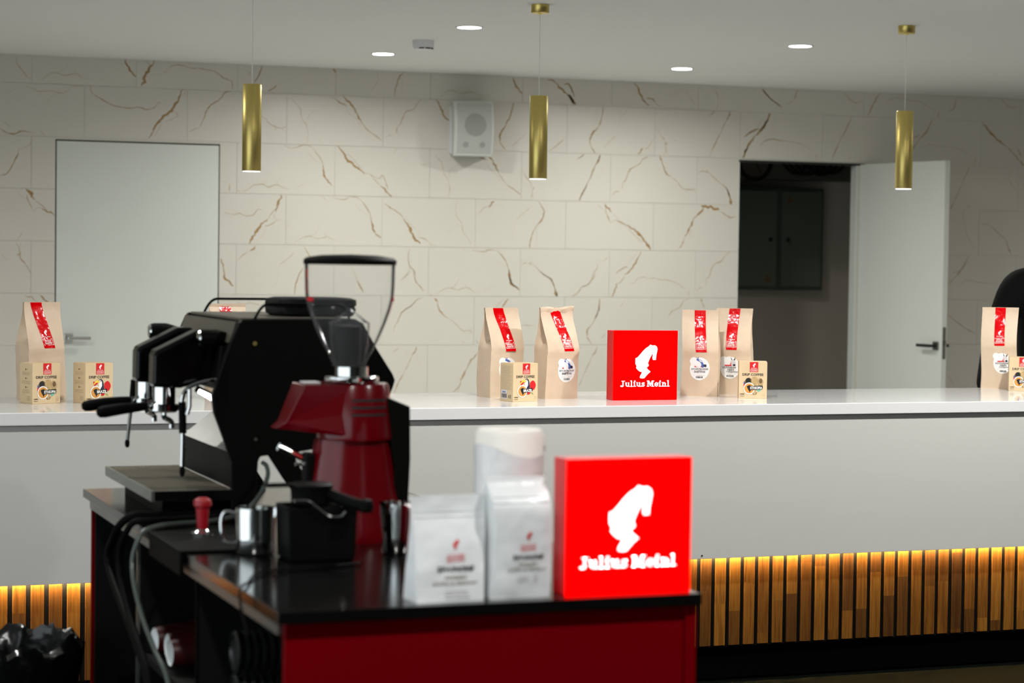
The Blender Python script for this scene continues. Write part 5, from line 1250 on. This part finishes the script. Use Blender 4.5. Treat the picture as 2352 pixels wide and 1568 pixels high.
# ------------------------------------------------------------------ grinder
gx, gy = 1.290, 4.45
gr_ = thing('coffee_grinder', 'red coffee grinder with clear bean hopper on the cart', 'coffee grinder', (gx, gy, ZB))
N = 48
def ribbed(r, k):
    return r * (1 + 0.012 * (1 if k % 4 < 2 else -1))
mb = MB()
vv = []
for z, r in ((0.0, 0.123), (0.012, 0.124), (0.03, 0.118), (0.12, 0.099), (0.213, 0.0835)):
    for k in range(N):
        a = 2 * PI * k / N
        rr = ribbed(r, k) if z > 0.02 else r
        vv.append((0.008 + rr * math.cos(a), rr * math.sin(a) * 0.8, z))
fs = [(j * N + k, j * N + (k + 1) % N, (j + 1) * N + (k + 1) % N, (j + 1) * N + k) for j in range(4) for k in range(N)]
fs += [tuple(range(N - 1, -1, -1)), tuple(range(4 * N, 5 * N))]
mb.add(vv, fs).build('base_body', M['grind'], gr_, smooth=True, angle=25)
hb = MB().lathe([(0.082, 0.2135), (0.083, 0.22), (0.071, 0.325), (0.068, 0.331)], (0.012, 0, 0), 40).build('motor_head', M['grind'], gr_, smooth=True)
for z in (0.268, 0.283, 0.298):
    mb = MB()
    q = []
    for k in range(9):
        a = math.radians(-112 + 62 * k / 8)
        r = 0.0780 - (z - 0.268) * 0.114
        q += [(0.012 + r * math.cos(a), r * math.sin(a), z - 0.0025), (0.012 + r * math.cos(a), r * math.sin(a), z + 0.0025)]
    mb.add([(x * 1.012, y * 1.012, zz) for x, y, zz in q], [(2 * k, 2 * k + 2, 2 * k + 3, 2 * k + 1) for k in range(8)])
    mb.build('vent_slot', M['dark'], hb)
# faceted grinding chamber, pointing left
A = [(-0.166, 0.240), (-0.150, 0.252), (-0.116, 0.331), (0.01, 0.331), (0.01, 0.221), (-0.02, 0.221)]
mb = MB()
hw0, hw1 = 0.030, 0.072
v = [(-0.168, -0.02, 0.238), (-0.168, 0.02, 0.238), (-0.148, -0.034, 0.252), (-0.148, 0.034, 0.252), (-0.112, -0.052, 0.331), (-0.112, 0.052, 0.331),
     (0.0, -0.0665, 0.331), (0.0, 0.0665, 0.331), (0.0, -0.0805, 0.22), (0.0, 0.0805, 0.22), (-0.02, -0.066, 0.27), (-0.02, 0.066, 0.27)]
fs = [(0, 2, 3, 1), (2, 4, 5, 3), (4, 6, 7, 5), (2, 10, 6, 4), (2, 8, 10), (10, 8, 6), (0, 8, 2), (3, 5, 7, 11), (3, 11, 9), (11, 7, 9), (1, 3, 9), (0, 1, 9, 8), (6, 8, 9, 7)]
mb.add(v, fs).build('grind_chamber', M['grind'], gr_, bevel=0.0015)
MB().box((-0.105, -0.02, 0.3315), (-0.07, 0.02, 0.335)).build('display', M['plastic'], gr_, bevel=0.001)
MB().prism_y([(0.062, 0.306), (0.119, 0.283), (0.121, 0.17), (0.114, 0.0), (0.075, 0.0), (0.086, 0.15)], -0.05, 0.05).build('rear_cover', M['machine'], gr_, bevel=0.003)
MB().lathe([(0.0, 0.332), (0.057, 0.332), (0.0585, 0.335), (0.0585, 0.3445), (0.056, 0.346), (0.0, 0.346)], (0.002, 0, 0), 36, caps=False).build('adjust_ring', M['chrome'], gr_, smooth=True)
MB().lathe([(0.036, 0.346), (0.036, 0.366)], (0.002, 0, 0), 32).build('hopper_collar', M['chrome'], gr_, smooth=True)
hop = MB().lathe([(0.0355, 0.366), (0.038, 0.378), (0.0512, 0.402), (0.0632, 0.426), (0.0762, 0.456), (0.0872, 0.486), (0.0932, 0.510), (0.0948, 0.535), (0.0958, 0.584)], (-0.003, 0, 0), 44, caps=False).build('hopper', M['clear'], gr_, smooth=True)
MB().lathe([(0.098, 0.582), (0.0985, 0.585), (0.0985, 0.592), (0.092, 0.597), (0.06, 0.602), (0.0, 0.604)], (-0.003, 0, 0), 44).build('hopper_lid', M['rubber'], gr_, smooth=True)
MB().lathe([(0.030, 0.366), (0.034, 0.38), (0.041, 0.41), (0.043, 0.46)], (-0.003, 0, 0), 28, caps=False).build('inner_guard', M['clear'], hop, smooth=True)
MB().lathe([(0.044, 0.458), (0.0, 0.49)], (-0.003, 0, 0), 28, caps=False).build('guard_cone', M['clear'], hop, smooth=True)
MB().lathe([(0.0, 0.366), (0.026, 0.368), (0.028, 0.40), (0.027, 0.452), (0.0, 0.455)], (-0.006, 0, 0), 24, caps=False).build('guard_core', M['machine'], hop, smooth=True)
# red lettering band on the hopper sides
for a0 in (-178, -16):
    mb = MB()
    for (z0, z1, da) in ((0.505, 0.513, 18), (0.55, 0.572, 4), (0.52, 0.548, 2)):
        q = []
        for k in range(6):
            a = math.radians(a0 + da * k / 5 - (da if a0 > -90 else 0))
            for z in (z0, z1):
                r = 0.0945 + (z - 0.535) * 0.02 if z > 0.515 else 0.0932
                q.append((-0.003 + (r + 0.001) * math.cos(a), (r + 0.001) * math.sin(a), z))
        mb.add(q, [(2 * k, 2 * k + 2, 2 * k + 3, 2 * k + 1) for k in range(5)])
    mb.build('hopper_print', M['redprint'], hop)
fk = MB().tube([(-0.155, 0, 0.198), (-0.128, 0, 0.186)], 0.0085, 12).build('portafilter_fork', M['chrome'], gr_, smooth=True)
MB().tube([(-0.128, 0.0, 0.186), (-0.10, 0.0, 0.172), (-0.09, 0.0, 0.165)], [0.009, 0.007, 0.006], 10).tube([(-0.118, 0.0, 0.16), (-0.085, 0.0, 0.16)], 0.004, 8).build('fork_arm', M['chrome'], fk, smooth=True)
MB().box((-0.10, -0.02, 0.120), (-0.08, 0.02, 0.185)).build('fork_bracket', M['machine'], gr_, bevel=0.004)

# ------------------------------------------------------------------ small tools on the cart
mt = MB().box((0.896, 4.30, ZB + 0.0005), (1.08, 4.62, ZB + 0.006)).box((0.896, 4.30, ZB - 0.045), (0.9055, 4.62, ZB + 0.0005)).build('tamping_mat', M['rubber'], bevel=0.002)
tag(mt, 'black rubber tamping mat folded over the cart edge under the red tamper', 'mat')
tm = thing('tamper', 'red-handled coffee tamper standing on the rubber mat', 'tamper', (0.992, 4.53, ZB + 0.006))
MB().lathe([(0.024, 0.0), (0.024, 0.006), (0.012, 0.012), (0.0105, 0.014)], seg=24).build('tamper_base', M['chrome'], tm, smooth=True)
MB().lathe([(0.0105, 0.014), (0.012, 0.022), (0.0135, 0.05), (0.0145, 0.058), (0.0185, 0.062), (0.0195, 0.069), (0.017, 0.076), (0.010, 0.080), (0.0, 0.081)], seg=24).build('tamper_handle', M['tamper'], tm, smooth=True)

def pitcher(label, loc, h, r0, r1, m, rz):
    t = thing('milk_pitcher', label, 'milk pitcher', loc, rz)
    MB().lathe([(0.0, 0.002), (r0 - 0.003, 0.001), (r0, 0.004), (r0 * 1.0, h * 0.35), (r1, h * 0.8), (r1 * 1.01, h), (r1 * 0.97, h), (r1 * 0.95, h * 0.8), (r0 * 0.94, h * 0.35), (r0 * 0.92, 0.006), (0.0, 0.005)], seg=36, caps=False).build('jug', m, t, smooth=True, angle=50)
    MB().tube(spline([(r1 * 0.95, 0, h * 0.85), (r1 + 0.025, 0, h * 0.87), (r1 + 0.032, 0, h * 0.6), (r1 + 0.024, 0, h * 0.25), (r0 * 0.97, 0, h * 0.22)], 5), 0.004, 8).build('handle', m, t, smooth=True)
    MB().prism_y([(-r1 * 1.0, h * 0.8), (-r1 - 0.016, h + 0.006), (-r1 * 0.9, h * 0.99)], -0.008, 0.008).build('spout', m, t)
    return t
pitcher('polished steel milk pitcher beside the black knock box', (1.042, 4.262, ZB), 0.094, 0.039, 0.040, M['chrome'], math.radians(150))
pitcher('steel milk pitcher half hidden behind the red one', (1.322, 4.20, ZB), 0.103, 0.033, 0.038, M['chrome'], math.radians(35))
pitcher('dark red milk pitcher behind the small white pouch', (1.343, 4.075, ZB), 0.103, 0.043, 0.040, M['grind'], math.radians(-60))

kn = thing('knock_box', 'black square knock box between the steel pitchers', 'knock box', (1.142, 4.17, ZB))
mb = MB()
o_, i_ = 0.062, 0.054
pts = [(o_ - 0.004, 0.0), (o_, 0.004), (o_ + 0.003, 0.108), (i_ + 0.003, 0.108), (i_, 0.01)]
vv = []
for r, z in pts:
    for sx_, sy_ in ((-1, -1), (1, -1), (1, 1), (-1, 1)):
        vv.append((r * 1.08 * sx_, r * 0.8 * sy_, z))
fs = [(j * 4 + k, j * 4 + (k + 1) % 4, (j + 1) * 4 + (k + 1) % 4, (j + 1) * 4 + k) for j in range(4) for k in range(4)]
fs += [(3, 2, 1, 0), (16, 17, 18, 19)]
mb.add(vv, fs).build('bin', M['machine'], kn, bevel=0.004)
MB().tube([(-0.06, 0.0, 0.1), (0.06, 0.0, 0.1)], 0.009, 12).build('knock_bar', M['rubber'], kn, smooth=True)

pf = thing('portafilter', 'spare portafilter with black handle resting on the knock box', 'portafilter', (1.142, 4.17, ZB + 0.109))
MB().lathe([(0.034, 0.0), (0.040, 0.004), (0.041, 0.030), (0.043, 0.034), (0.043, 0.040), (0.039, 0.042)], (-0.012, -0.005, 0), 28).build('basket', M['machine'], pf, smooth=True)
MB().tube(spline([(0.02, -0.03, 0.02), (0.04, -0.055, 0.012), (0.058, -0.075, 0.006), (0.072, -0.09, 0.003)], 5), 0.012, 12).build('handle', M['rubber'], pf, smooth=True)
MB().lathe([(0.0, -0.014), (0.013, -0.011), (0.016, 0.0), (0.013, 0.012), (0.0, 0.016)], (0.074, -0.094, 0.003), 16, caps=False).build('handle_knob', M['rubber'], pf, smooth=True)
MB().tube(spline([(-0.062, -0.062, 0.014), (-0.035, -0.062, 0.013), (-0.02, -0.062, 0.003), (0.008, -0.062, -0.018), (0.032, -0.062, -0.019), (0.042, -0.062, -0.010)], 4), 0.0034, 8).build('wire_spring', M['chrome'], pf, smooth=True)
MB().box((-0.105, -0.02, 0.036), (-0.04, 0.02, 0.041)).build('bail', M['machine'], pf)

# white pouches, paper roll
def foil_bag(label, loc, w, d, h, seed, flat):
    t = thing('white_coffee_pouch', label, 'coffee bag', loc, math.radians(3), 'white coffee pouches on the cart')
    f, o = gusset_bag(t, w, d, h, seed, M['foil'], 0.0, prof=flat)
    p = Print()
    k = w / 0.12
    cv = h * 0.47
    put_emblem(p, 0.008, cv + 0.012 * k, 0.016 * k, 0)
    p.frame(-0.008 * k, cv - 0.016 * k, 0.022 * k, cv - 0.004 * k, 0.001, 0, rot=0.06)
    p.text('LOCALLY ROASTED', -0.006 * k, cv - 0.013 * k, 0.020 * k, cv - 0.007 * k, 0, bold=0.02, rot=0.06)
    p.text('БРАЗИЛИЯ', -0.024 * k, cv - 0.032 * k, 0.040 * k, cv - 0.023 * k, 1, bold=0.03)
    p.text('АРАБИКА', -0.012 * k, cv - 0.044 * k, 0.028 * k, cv - 0.038 * k, 2, bold=0.02)
    p.text('КОФЕ В ЗЕРНАХ', -0.032 * k, cv - 0.054 * k, 0.048 * k, cv - 0.048 * k, 2, bold=0.02)
    rr = random.Random(seed)
    for q in range(3):
        p.rect(-0.01 * k, cv - (0.065 + 0.005 * q) * k, rr.uniform(.025, .035) * k, cv - (0.0635 + 0.005 * q) * k, 3)
    p.build('front_print', [M['redprint'], M['ink'], M['grey_ink'], M['pale']], f, t, off=0.0012)
    seam = Print().rect(-w / 2 + 0.002, h * 0.80, w / 2 - 0.002, h * 0.815, 0, 0, 10, 1).rect(-w / 2 + 0.002, h * 0.845, w / 2 - 0.002, h * 0.855, 0, 0, 10, 1)
    seam.build('zip_seam', [M['foil']], f, t, off=0.0016, smooth=True)
    return t
foil_bag('small white coffee pouch at the front edge of the cart, farthest from the red sign', (1.226, 3.615, ZB), 0.126, 0.07, 0.183, 11, 1)
foil_bag('taller white coffee pouch in front of the paper roll beside the red sign', (1.357, 3.618, ZB), 0.112, 0.065, 0.212, 12, 2)
rl = thing('paper_roll', 'white paper towel roll partly in plastic wrap standing behind the white pouches', 'paper roll', (1.408, 3.79, ZB))
MB().lathe([(0.058, 0.0), (0.0635, 0.004), (0.0645, 0.14), (0.0635, 0.275), (0.059, 0.2835), (0.021, 0.2835), (0.0195, 0.27), (0.0195, 0.02)], seg=40, caps=False).build('roll', M['tissue'], rl, smooth=True, angle=60)
mb = MB()
vv = []
for j in range(9):
    z = 0.002 + 0.245 * j / 8
    for k in range(44):
        a = 2 * PI * k / 44
        r = 0.0655 + 0.0012 * mnoise.noise(Vector((math.cos(a) * 3, math.sin(a) * 3, z * 30))) + (0.001 if j == 8 else 0)
        zz = z + (0.012 * math.sin(a * 2 + 1.0) if j == 8 else 0)
        vv.append((r * math.cos(a), r * math.sin(a), zz))
mb.add(vv, [(j * 44 + k, j * 44 + (k + 1) % 44, (j + 1) * 44 + (k + 1) % 44, (j + 1) * 44 + k) for j in range(8) for k in range(44)])
mb.build('wrap', M['wrap'], rl, smooth=True)

# hoses and cables
hoses = thing('hose_bundle', 'grey and black hoses of the espresso machine hanging over the cart side', 'hoses', (0, 0, 0))
def cable(name, label, pts, r, m, n=7):
    if name == 'thin_cable':
        return tag(MB().tube(spline(pts, n), r, 10).build(name, m, smooth=True), label, 'cable')
    return MB().tube(spline(pts, n), r, 10).build(name, m, hoses, smooth=True)
cable('water_hose', 'grey hose looping from the espresso machine over the cart edge', [(1.206, 4.872, 0.992), (1.211, 4.855, 0.985), (1.207, 4.83, 0.962), (1.175, 4.79, 0.920), (1.13, 4.78, 0.885), (1.06, 4.76, 0.875), (0.98, 4.72, 0.876), (0.925, 4.68, 0.877), (0.889, 4.66, 0.866), (0.872, 4.65, 0.835), (0.866, 4.648, 0.80), (0.866, 4.616, 0.755), (0.87, 4.547, 0.70), (0.88, 4.469, 0.648), (0.89, 4.381, 0.60), (0.895, 4.32, 0.50), (0.90, 4.30, 0.30), (0.90, 4.30, 0.02)], 0.0052, M['hose'])
cable('drain_hose', 'thick black hose bulging out farthest left from the cart side', [(1.19, 4.855, 0.8775), (1.122, 4.862, 0.8775), (1.03, 4.865, 0.878), (0.955, 4.86, 0.879), (0.905, 4.86, 0.879), (0.88, 4.88, 0.856), (0.872, 4.91, 0.825), (0.87, 4.96, 0.786), (0.87, 4.94, 0.745), (0.875, 4.792, 0.679), (0.88, 4.646, 0.617), (0.88, 4.513, 0.55), (0.885, 4.45, 0.40), (0.885, 4.43, 0.02)], 0.009, M['rubber'])
cable('power_cable', 'black power cable hanging beside the grey hose', [(1.18, 4.81, 0.876), (1.104, 4.81, 0.876), (1.012, 4.80, 0.876), (0.937, 4.78, 0.8765), (0.895, 4.785, 0.874), (0.878, 4.80, 0.845), (0.872, 4.83, 0.80), (0.872, 4.82, 0.75), (0.874, 4.72, 0.677), (0.875, 4.59, 0.623), (0.878, 4.50, 0.56), (0.88, 4.48, 0.40), (0.88, 4.47, 0.02)], 0.0075, M['rubber'])
cable('thin_cable', 'thin black cable curving over the cart corner in front of the steel pitcher', [(0.897, 3.72, 0.80), (0.893, 3.76, 0.85), (0.903, 3.80, 0.8735), (0.93, 3.86, 0.8725), (0.972, 3.965, 0.8725), (1.033, 4.007, 0.8725), (1.12, 4.02, 0.8725), (1.2, 4.05, 0.8725)], 0.0026, M['rubber'])

# ------------------------------------------------------------------ waste bin
bn = thing('waste_bin', 'black waste bin with a crumpled black liner left of the cart', 'waste bin', (0.665, 5.33, 0.0))
MB().lathe([(0.0, 0.0), (0.15, 0.0), (0.155, 0.01), (0.185, 0.45), (0.18, 0.45), (0.15, 0.02), (0.0, 0.02)], seg=36, caps=False).build('bin', M['machine'], bn, smooth=True)
mb = MB()
vv = []
K = 72
rows = ((0.188, 0.30), (0.192, 0.40), (0.20, 0.46), (0.203, 0.50), (0.19, 0.535), (0.172, 0.52), (0.165, 0.46), (0.155, 0.36), (0.10, 0.30), (0.0, 0.28))
for j, (r, z) in enumerate(rows):
    for k in range(K):
        a = 2 * PI * k / K
        q = Vector((math.cos(a) * 3.0, math.sin(a) * 3.0, j * 0.5))
        n1 = mnoise.noise(q)
        n2 = mnoise.noise(q * 3.1)
        am = 0.018 if 2 <= j <= 6 else 0.008
        rr = max(0.0, r + am * n1 + am * 0.5 * n2) if r > 0 else 0.0
        zz = z + (0.045 * n1 + 0.02 * n2 if 2 <= j <= 5 else 0.02 * n2)
        vv.append((rr * math.cos(a), rr * math.sin(a), zz))
mb.add(vv, [(j * K + k, j * K + (k + 1) % K, (j + 1) * K + (k + 1) % K, (j + 1) * K + k) for j in range(len(rows) - 1) for k in range(K)])
mb.build('liner', M['bag'], bn, smooth=True, angle=60)
# ------------------------------------------------------------------ person behind the bar
def skin(name, verts, edges, radii, m, parent=None, root=0, sub=2):
    me = bpy.data.meshes.new(name)
    me.from_pydata(verts, edges, [])
    me.materials.append(m)
    o = bpy.data.objects.new(name, me)
    COL.objects.link(o)
    if parent is not None:
        o.parent = parent
    o.modifiers.new('skin', 'SKIN')
    sv = me.skin_vertices[0].data
    for k, r in enumerate(radii):
        sv[k].radius = r if isinstance(r, tuple) else (r, r)
        sv[k].use_root = (k == root)
    ss = o.modifiers.new('smooth', 'SUBSURF')
    ss.levels = sub
    ss.render_levels = sub
    for p in me.polygons:
        p.use_smooth = True
    o.modifiers['skin'].use_smooth_shade = True
    return o

pe = thing('person', 'person in a black long-sleeved top standing behind the bar at the right edge', 'person', (5.64, 8.30, 0.0), math.radians(8))
# one continuous body: pelvis at the root, x is the person's width, -y is the front
V_ = [(0, 0, 0.94), (0, -0.005, 1.08), (0, -0.01, 1.24), (0, 0.0, 1.37), (0, 0.005, 1.46), (0, -0.01, 1.53),
      (-0.10, 0.0, 1.40), (-0.185, 0.0, 1.385), (-0.285, 0.01, 1.13), (-0.37, -0.03, 0.90), (-0.385, -0.045, 0.84),
      (0.10, 0.0, 1.40), (0.185, 0.0, 1.385), (0.26, 0.02, 1.12), (0.275, -0.08, 0.90), (0.278, -0.10, 0.84),
      (-0.09, 0, 0.88), (-0.10, -0.01, 0.50), (-0.10, 0.01, 0.10), (-0.105, -0.08, 0.05),
      (0.09, 0, 0.88), (0.10, -0.01, 0.50), (0.10, 0.01, 0.10), (0.105, -0.08, 0.05)]
E_ = [(0, 1), (1, 2), (2, 3), (3, 4), (4, 5), (3, 6), (6, 7), (7, 8), (8, 9), (9, 10), (3, 11), (11, 12), (12, 13), (13, 14), (14, 15), (0, 16), (16, 17), (17, 18), (18, 19), (0, 20), (20, 21), (21, 22), (22, 23)]
R_ = [(.15, .105), (.135, .095), (.15, .105), (.13, .095), .055, .052, .075, .062, .042, .030, .027, .075, .062, .042, .030, .027, .085, .058, .042, .035, .085, .058, .042, .035]
body = skin('body', V_, E_, R_, M['skin'], pe)
# clothes
keep = [0, 1, 2, 3, 4, 6, 7, 8, 9, 11, 12, 13, 14]
idx = {k: i for i, k in enumerate(keep)}
VS = [V_[k] for k in keep]
VS[idx[4]] = (0, 0.004, 1.445)
ES = [(idx[a], idx[b]) for a, b in E_ if a in idx and b in idx]
RS = []
for k in keep:
    r = R_[k]
    RS.append((r[0] + .022, r[1] + .022) if isinstance(r, tuple) else r + .02)
skin('top', VS, ES, RS, M['shirt'], pe)
keep = [0, 16, 17, 18, 20, 21, 22]
idx = {k: i for i, k in enumerate(keep)}
skin('trousers', [V_[k] for k in keep], [(idx[a], idx[b]) for a, b in E_ if a in idx and b in idx], [(.165, .12), .10, .075, .062, .10, .075, .062], M['trouser'], pe)
for s in (-1, 1):
    skin('shoe', [(s * .10, .04, .045), (s * .103, -.03, .042), (s * .107, -.12, .035), (s * .108, -.17, .03)], [(0, 1), (1, 2), (2, 3)], [.042, .046, .044, .032], M['black'], pe)
# hands: palm and five fingers each
for wx, wy, wz, s in ((-0.385, -0.045, 0.84, -1), (0.278, -0.10, 0.84, 1)):
    vv = [(wx, wy, wz), (wx, wy - .008, wz - .045), (wx, wy - .012, wz - .085)]
    ee = [(0, 1), (1, 2)]
    rr = [(.024, .024), (.02, .034), (.018, .036)]
    for f, (dy, ln) in enumerate(((-.032, .066), (-.011, .076), (.011, .072), (.030, .056))):
        b = len(vv)
        vv += [(wx, wy - .012 + dy, wz - .095), (wx - s * .008, wy - .016 + dy, wz - .095 - ln * .55), (wx - s * .022, wy - .018 + dy, wz - .095 - ln)]
        ee += [(2, b), (b, b + 1), (b + 1, b + 2)]
        rr += [.0095, .0085, .0075]
    b = len(vv)
    vv += [(wx - s * .004, wy - .045, wz - .05), (wx - s * .010, wy - .062, wz - .085), (wx - s * .014, wy - .064, wz - .11)]
    ee += [(1, b), (b, b + 1), (b + 1, b + 2)]
    rr += [.011, .010, .0085]
    skin('hand', vv, ee, rr, M['skin'], pe, sub=1)
# head with face, ears and hair
def ellip(mb, c, r, seg=24, rings=16, shape=None):
    vv, fs = [], []
    for j in range(rings + 1):
        ph = PI * j / rings - PI / 2
        for k in range(seg):
            a = 2 * PI * k / seg
            p = Vector((math.cos(ph) * math.cos(a), math.cos(ph) * math.sin(a), math.sin(ph)))
            if shape:
                p = shape(p)
            vv.append((c[0] + p.x * r[0], c[1] + p.y * r[1], c[2] + p.z * r[2]))
    for j in range(rings):
        for k in range(seg):
            fs.append((j * seg + k, j * seg + (k + 1) % seg, (j + 1) * seg + (k + 1) % seg, (j + 1) * seg + k))
    return mb.add(vv, fs)
def headshape(p):
    q = p.copy()
    if p.z < 0:
        q.x *= 1 + 0.28 * p.z
        q.y *= 1 + 0.12 * p.z
    return q
HZ = 1.665
hd_ = ellip(MB(), (0, -0.02, HZ), (0.077, 0.098, 0.118), shape=headshape).build('head', M['skin'], pe, smooth=True)
ellip(MB(), (0, -0.118, HZ - 0.02), (0.014, 0.02, 0.024), 12, 8).build('nose', M['skin'], hd_, smooth=True)
ellip(MB(), (0, -0.106, HZ - 0.06), (0.024, 0.008, 0.007), 12, 8).build('mouth', M['cup'], hd_, smooth=True)
for s in (-1, 1):
    ellip(MB(), (s * 0.03, -0.103, HZ + 0.006), (0.013, 0.008, 0.008), 12, 8).build('eye', M['white'], hd_, smooth=True)
    ellip(MB(), (s * 0.03, -0.110, HZ + 0.006), (0.005, 0.003, 0.006), 10, 6).build('pupil', M['blackink'], hd_, smooth=True)
    ellip(MB(), (s * 0.078, -0.01, HZ - 0.005), (0.01, 0.018, 0.03), 12, 8).build('ear', M['skin'], hd_, smooth=True)
def hairshape(p):
    q = p.copy()
    if p.y < -0.2 and p.z < 0.45:
        q *= 0.86
    if p.z < -0.3:
        q *= 0.85
    return q
ellip(MB(), (0, -0.008, HZ + 0.016), (0.085, 0.104, 0.118), shape=hairshape).build('hair', M['hair'], hd_, smooth=True)
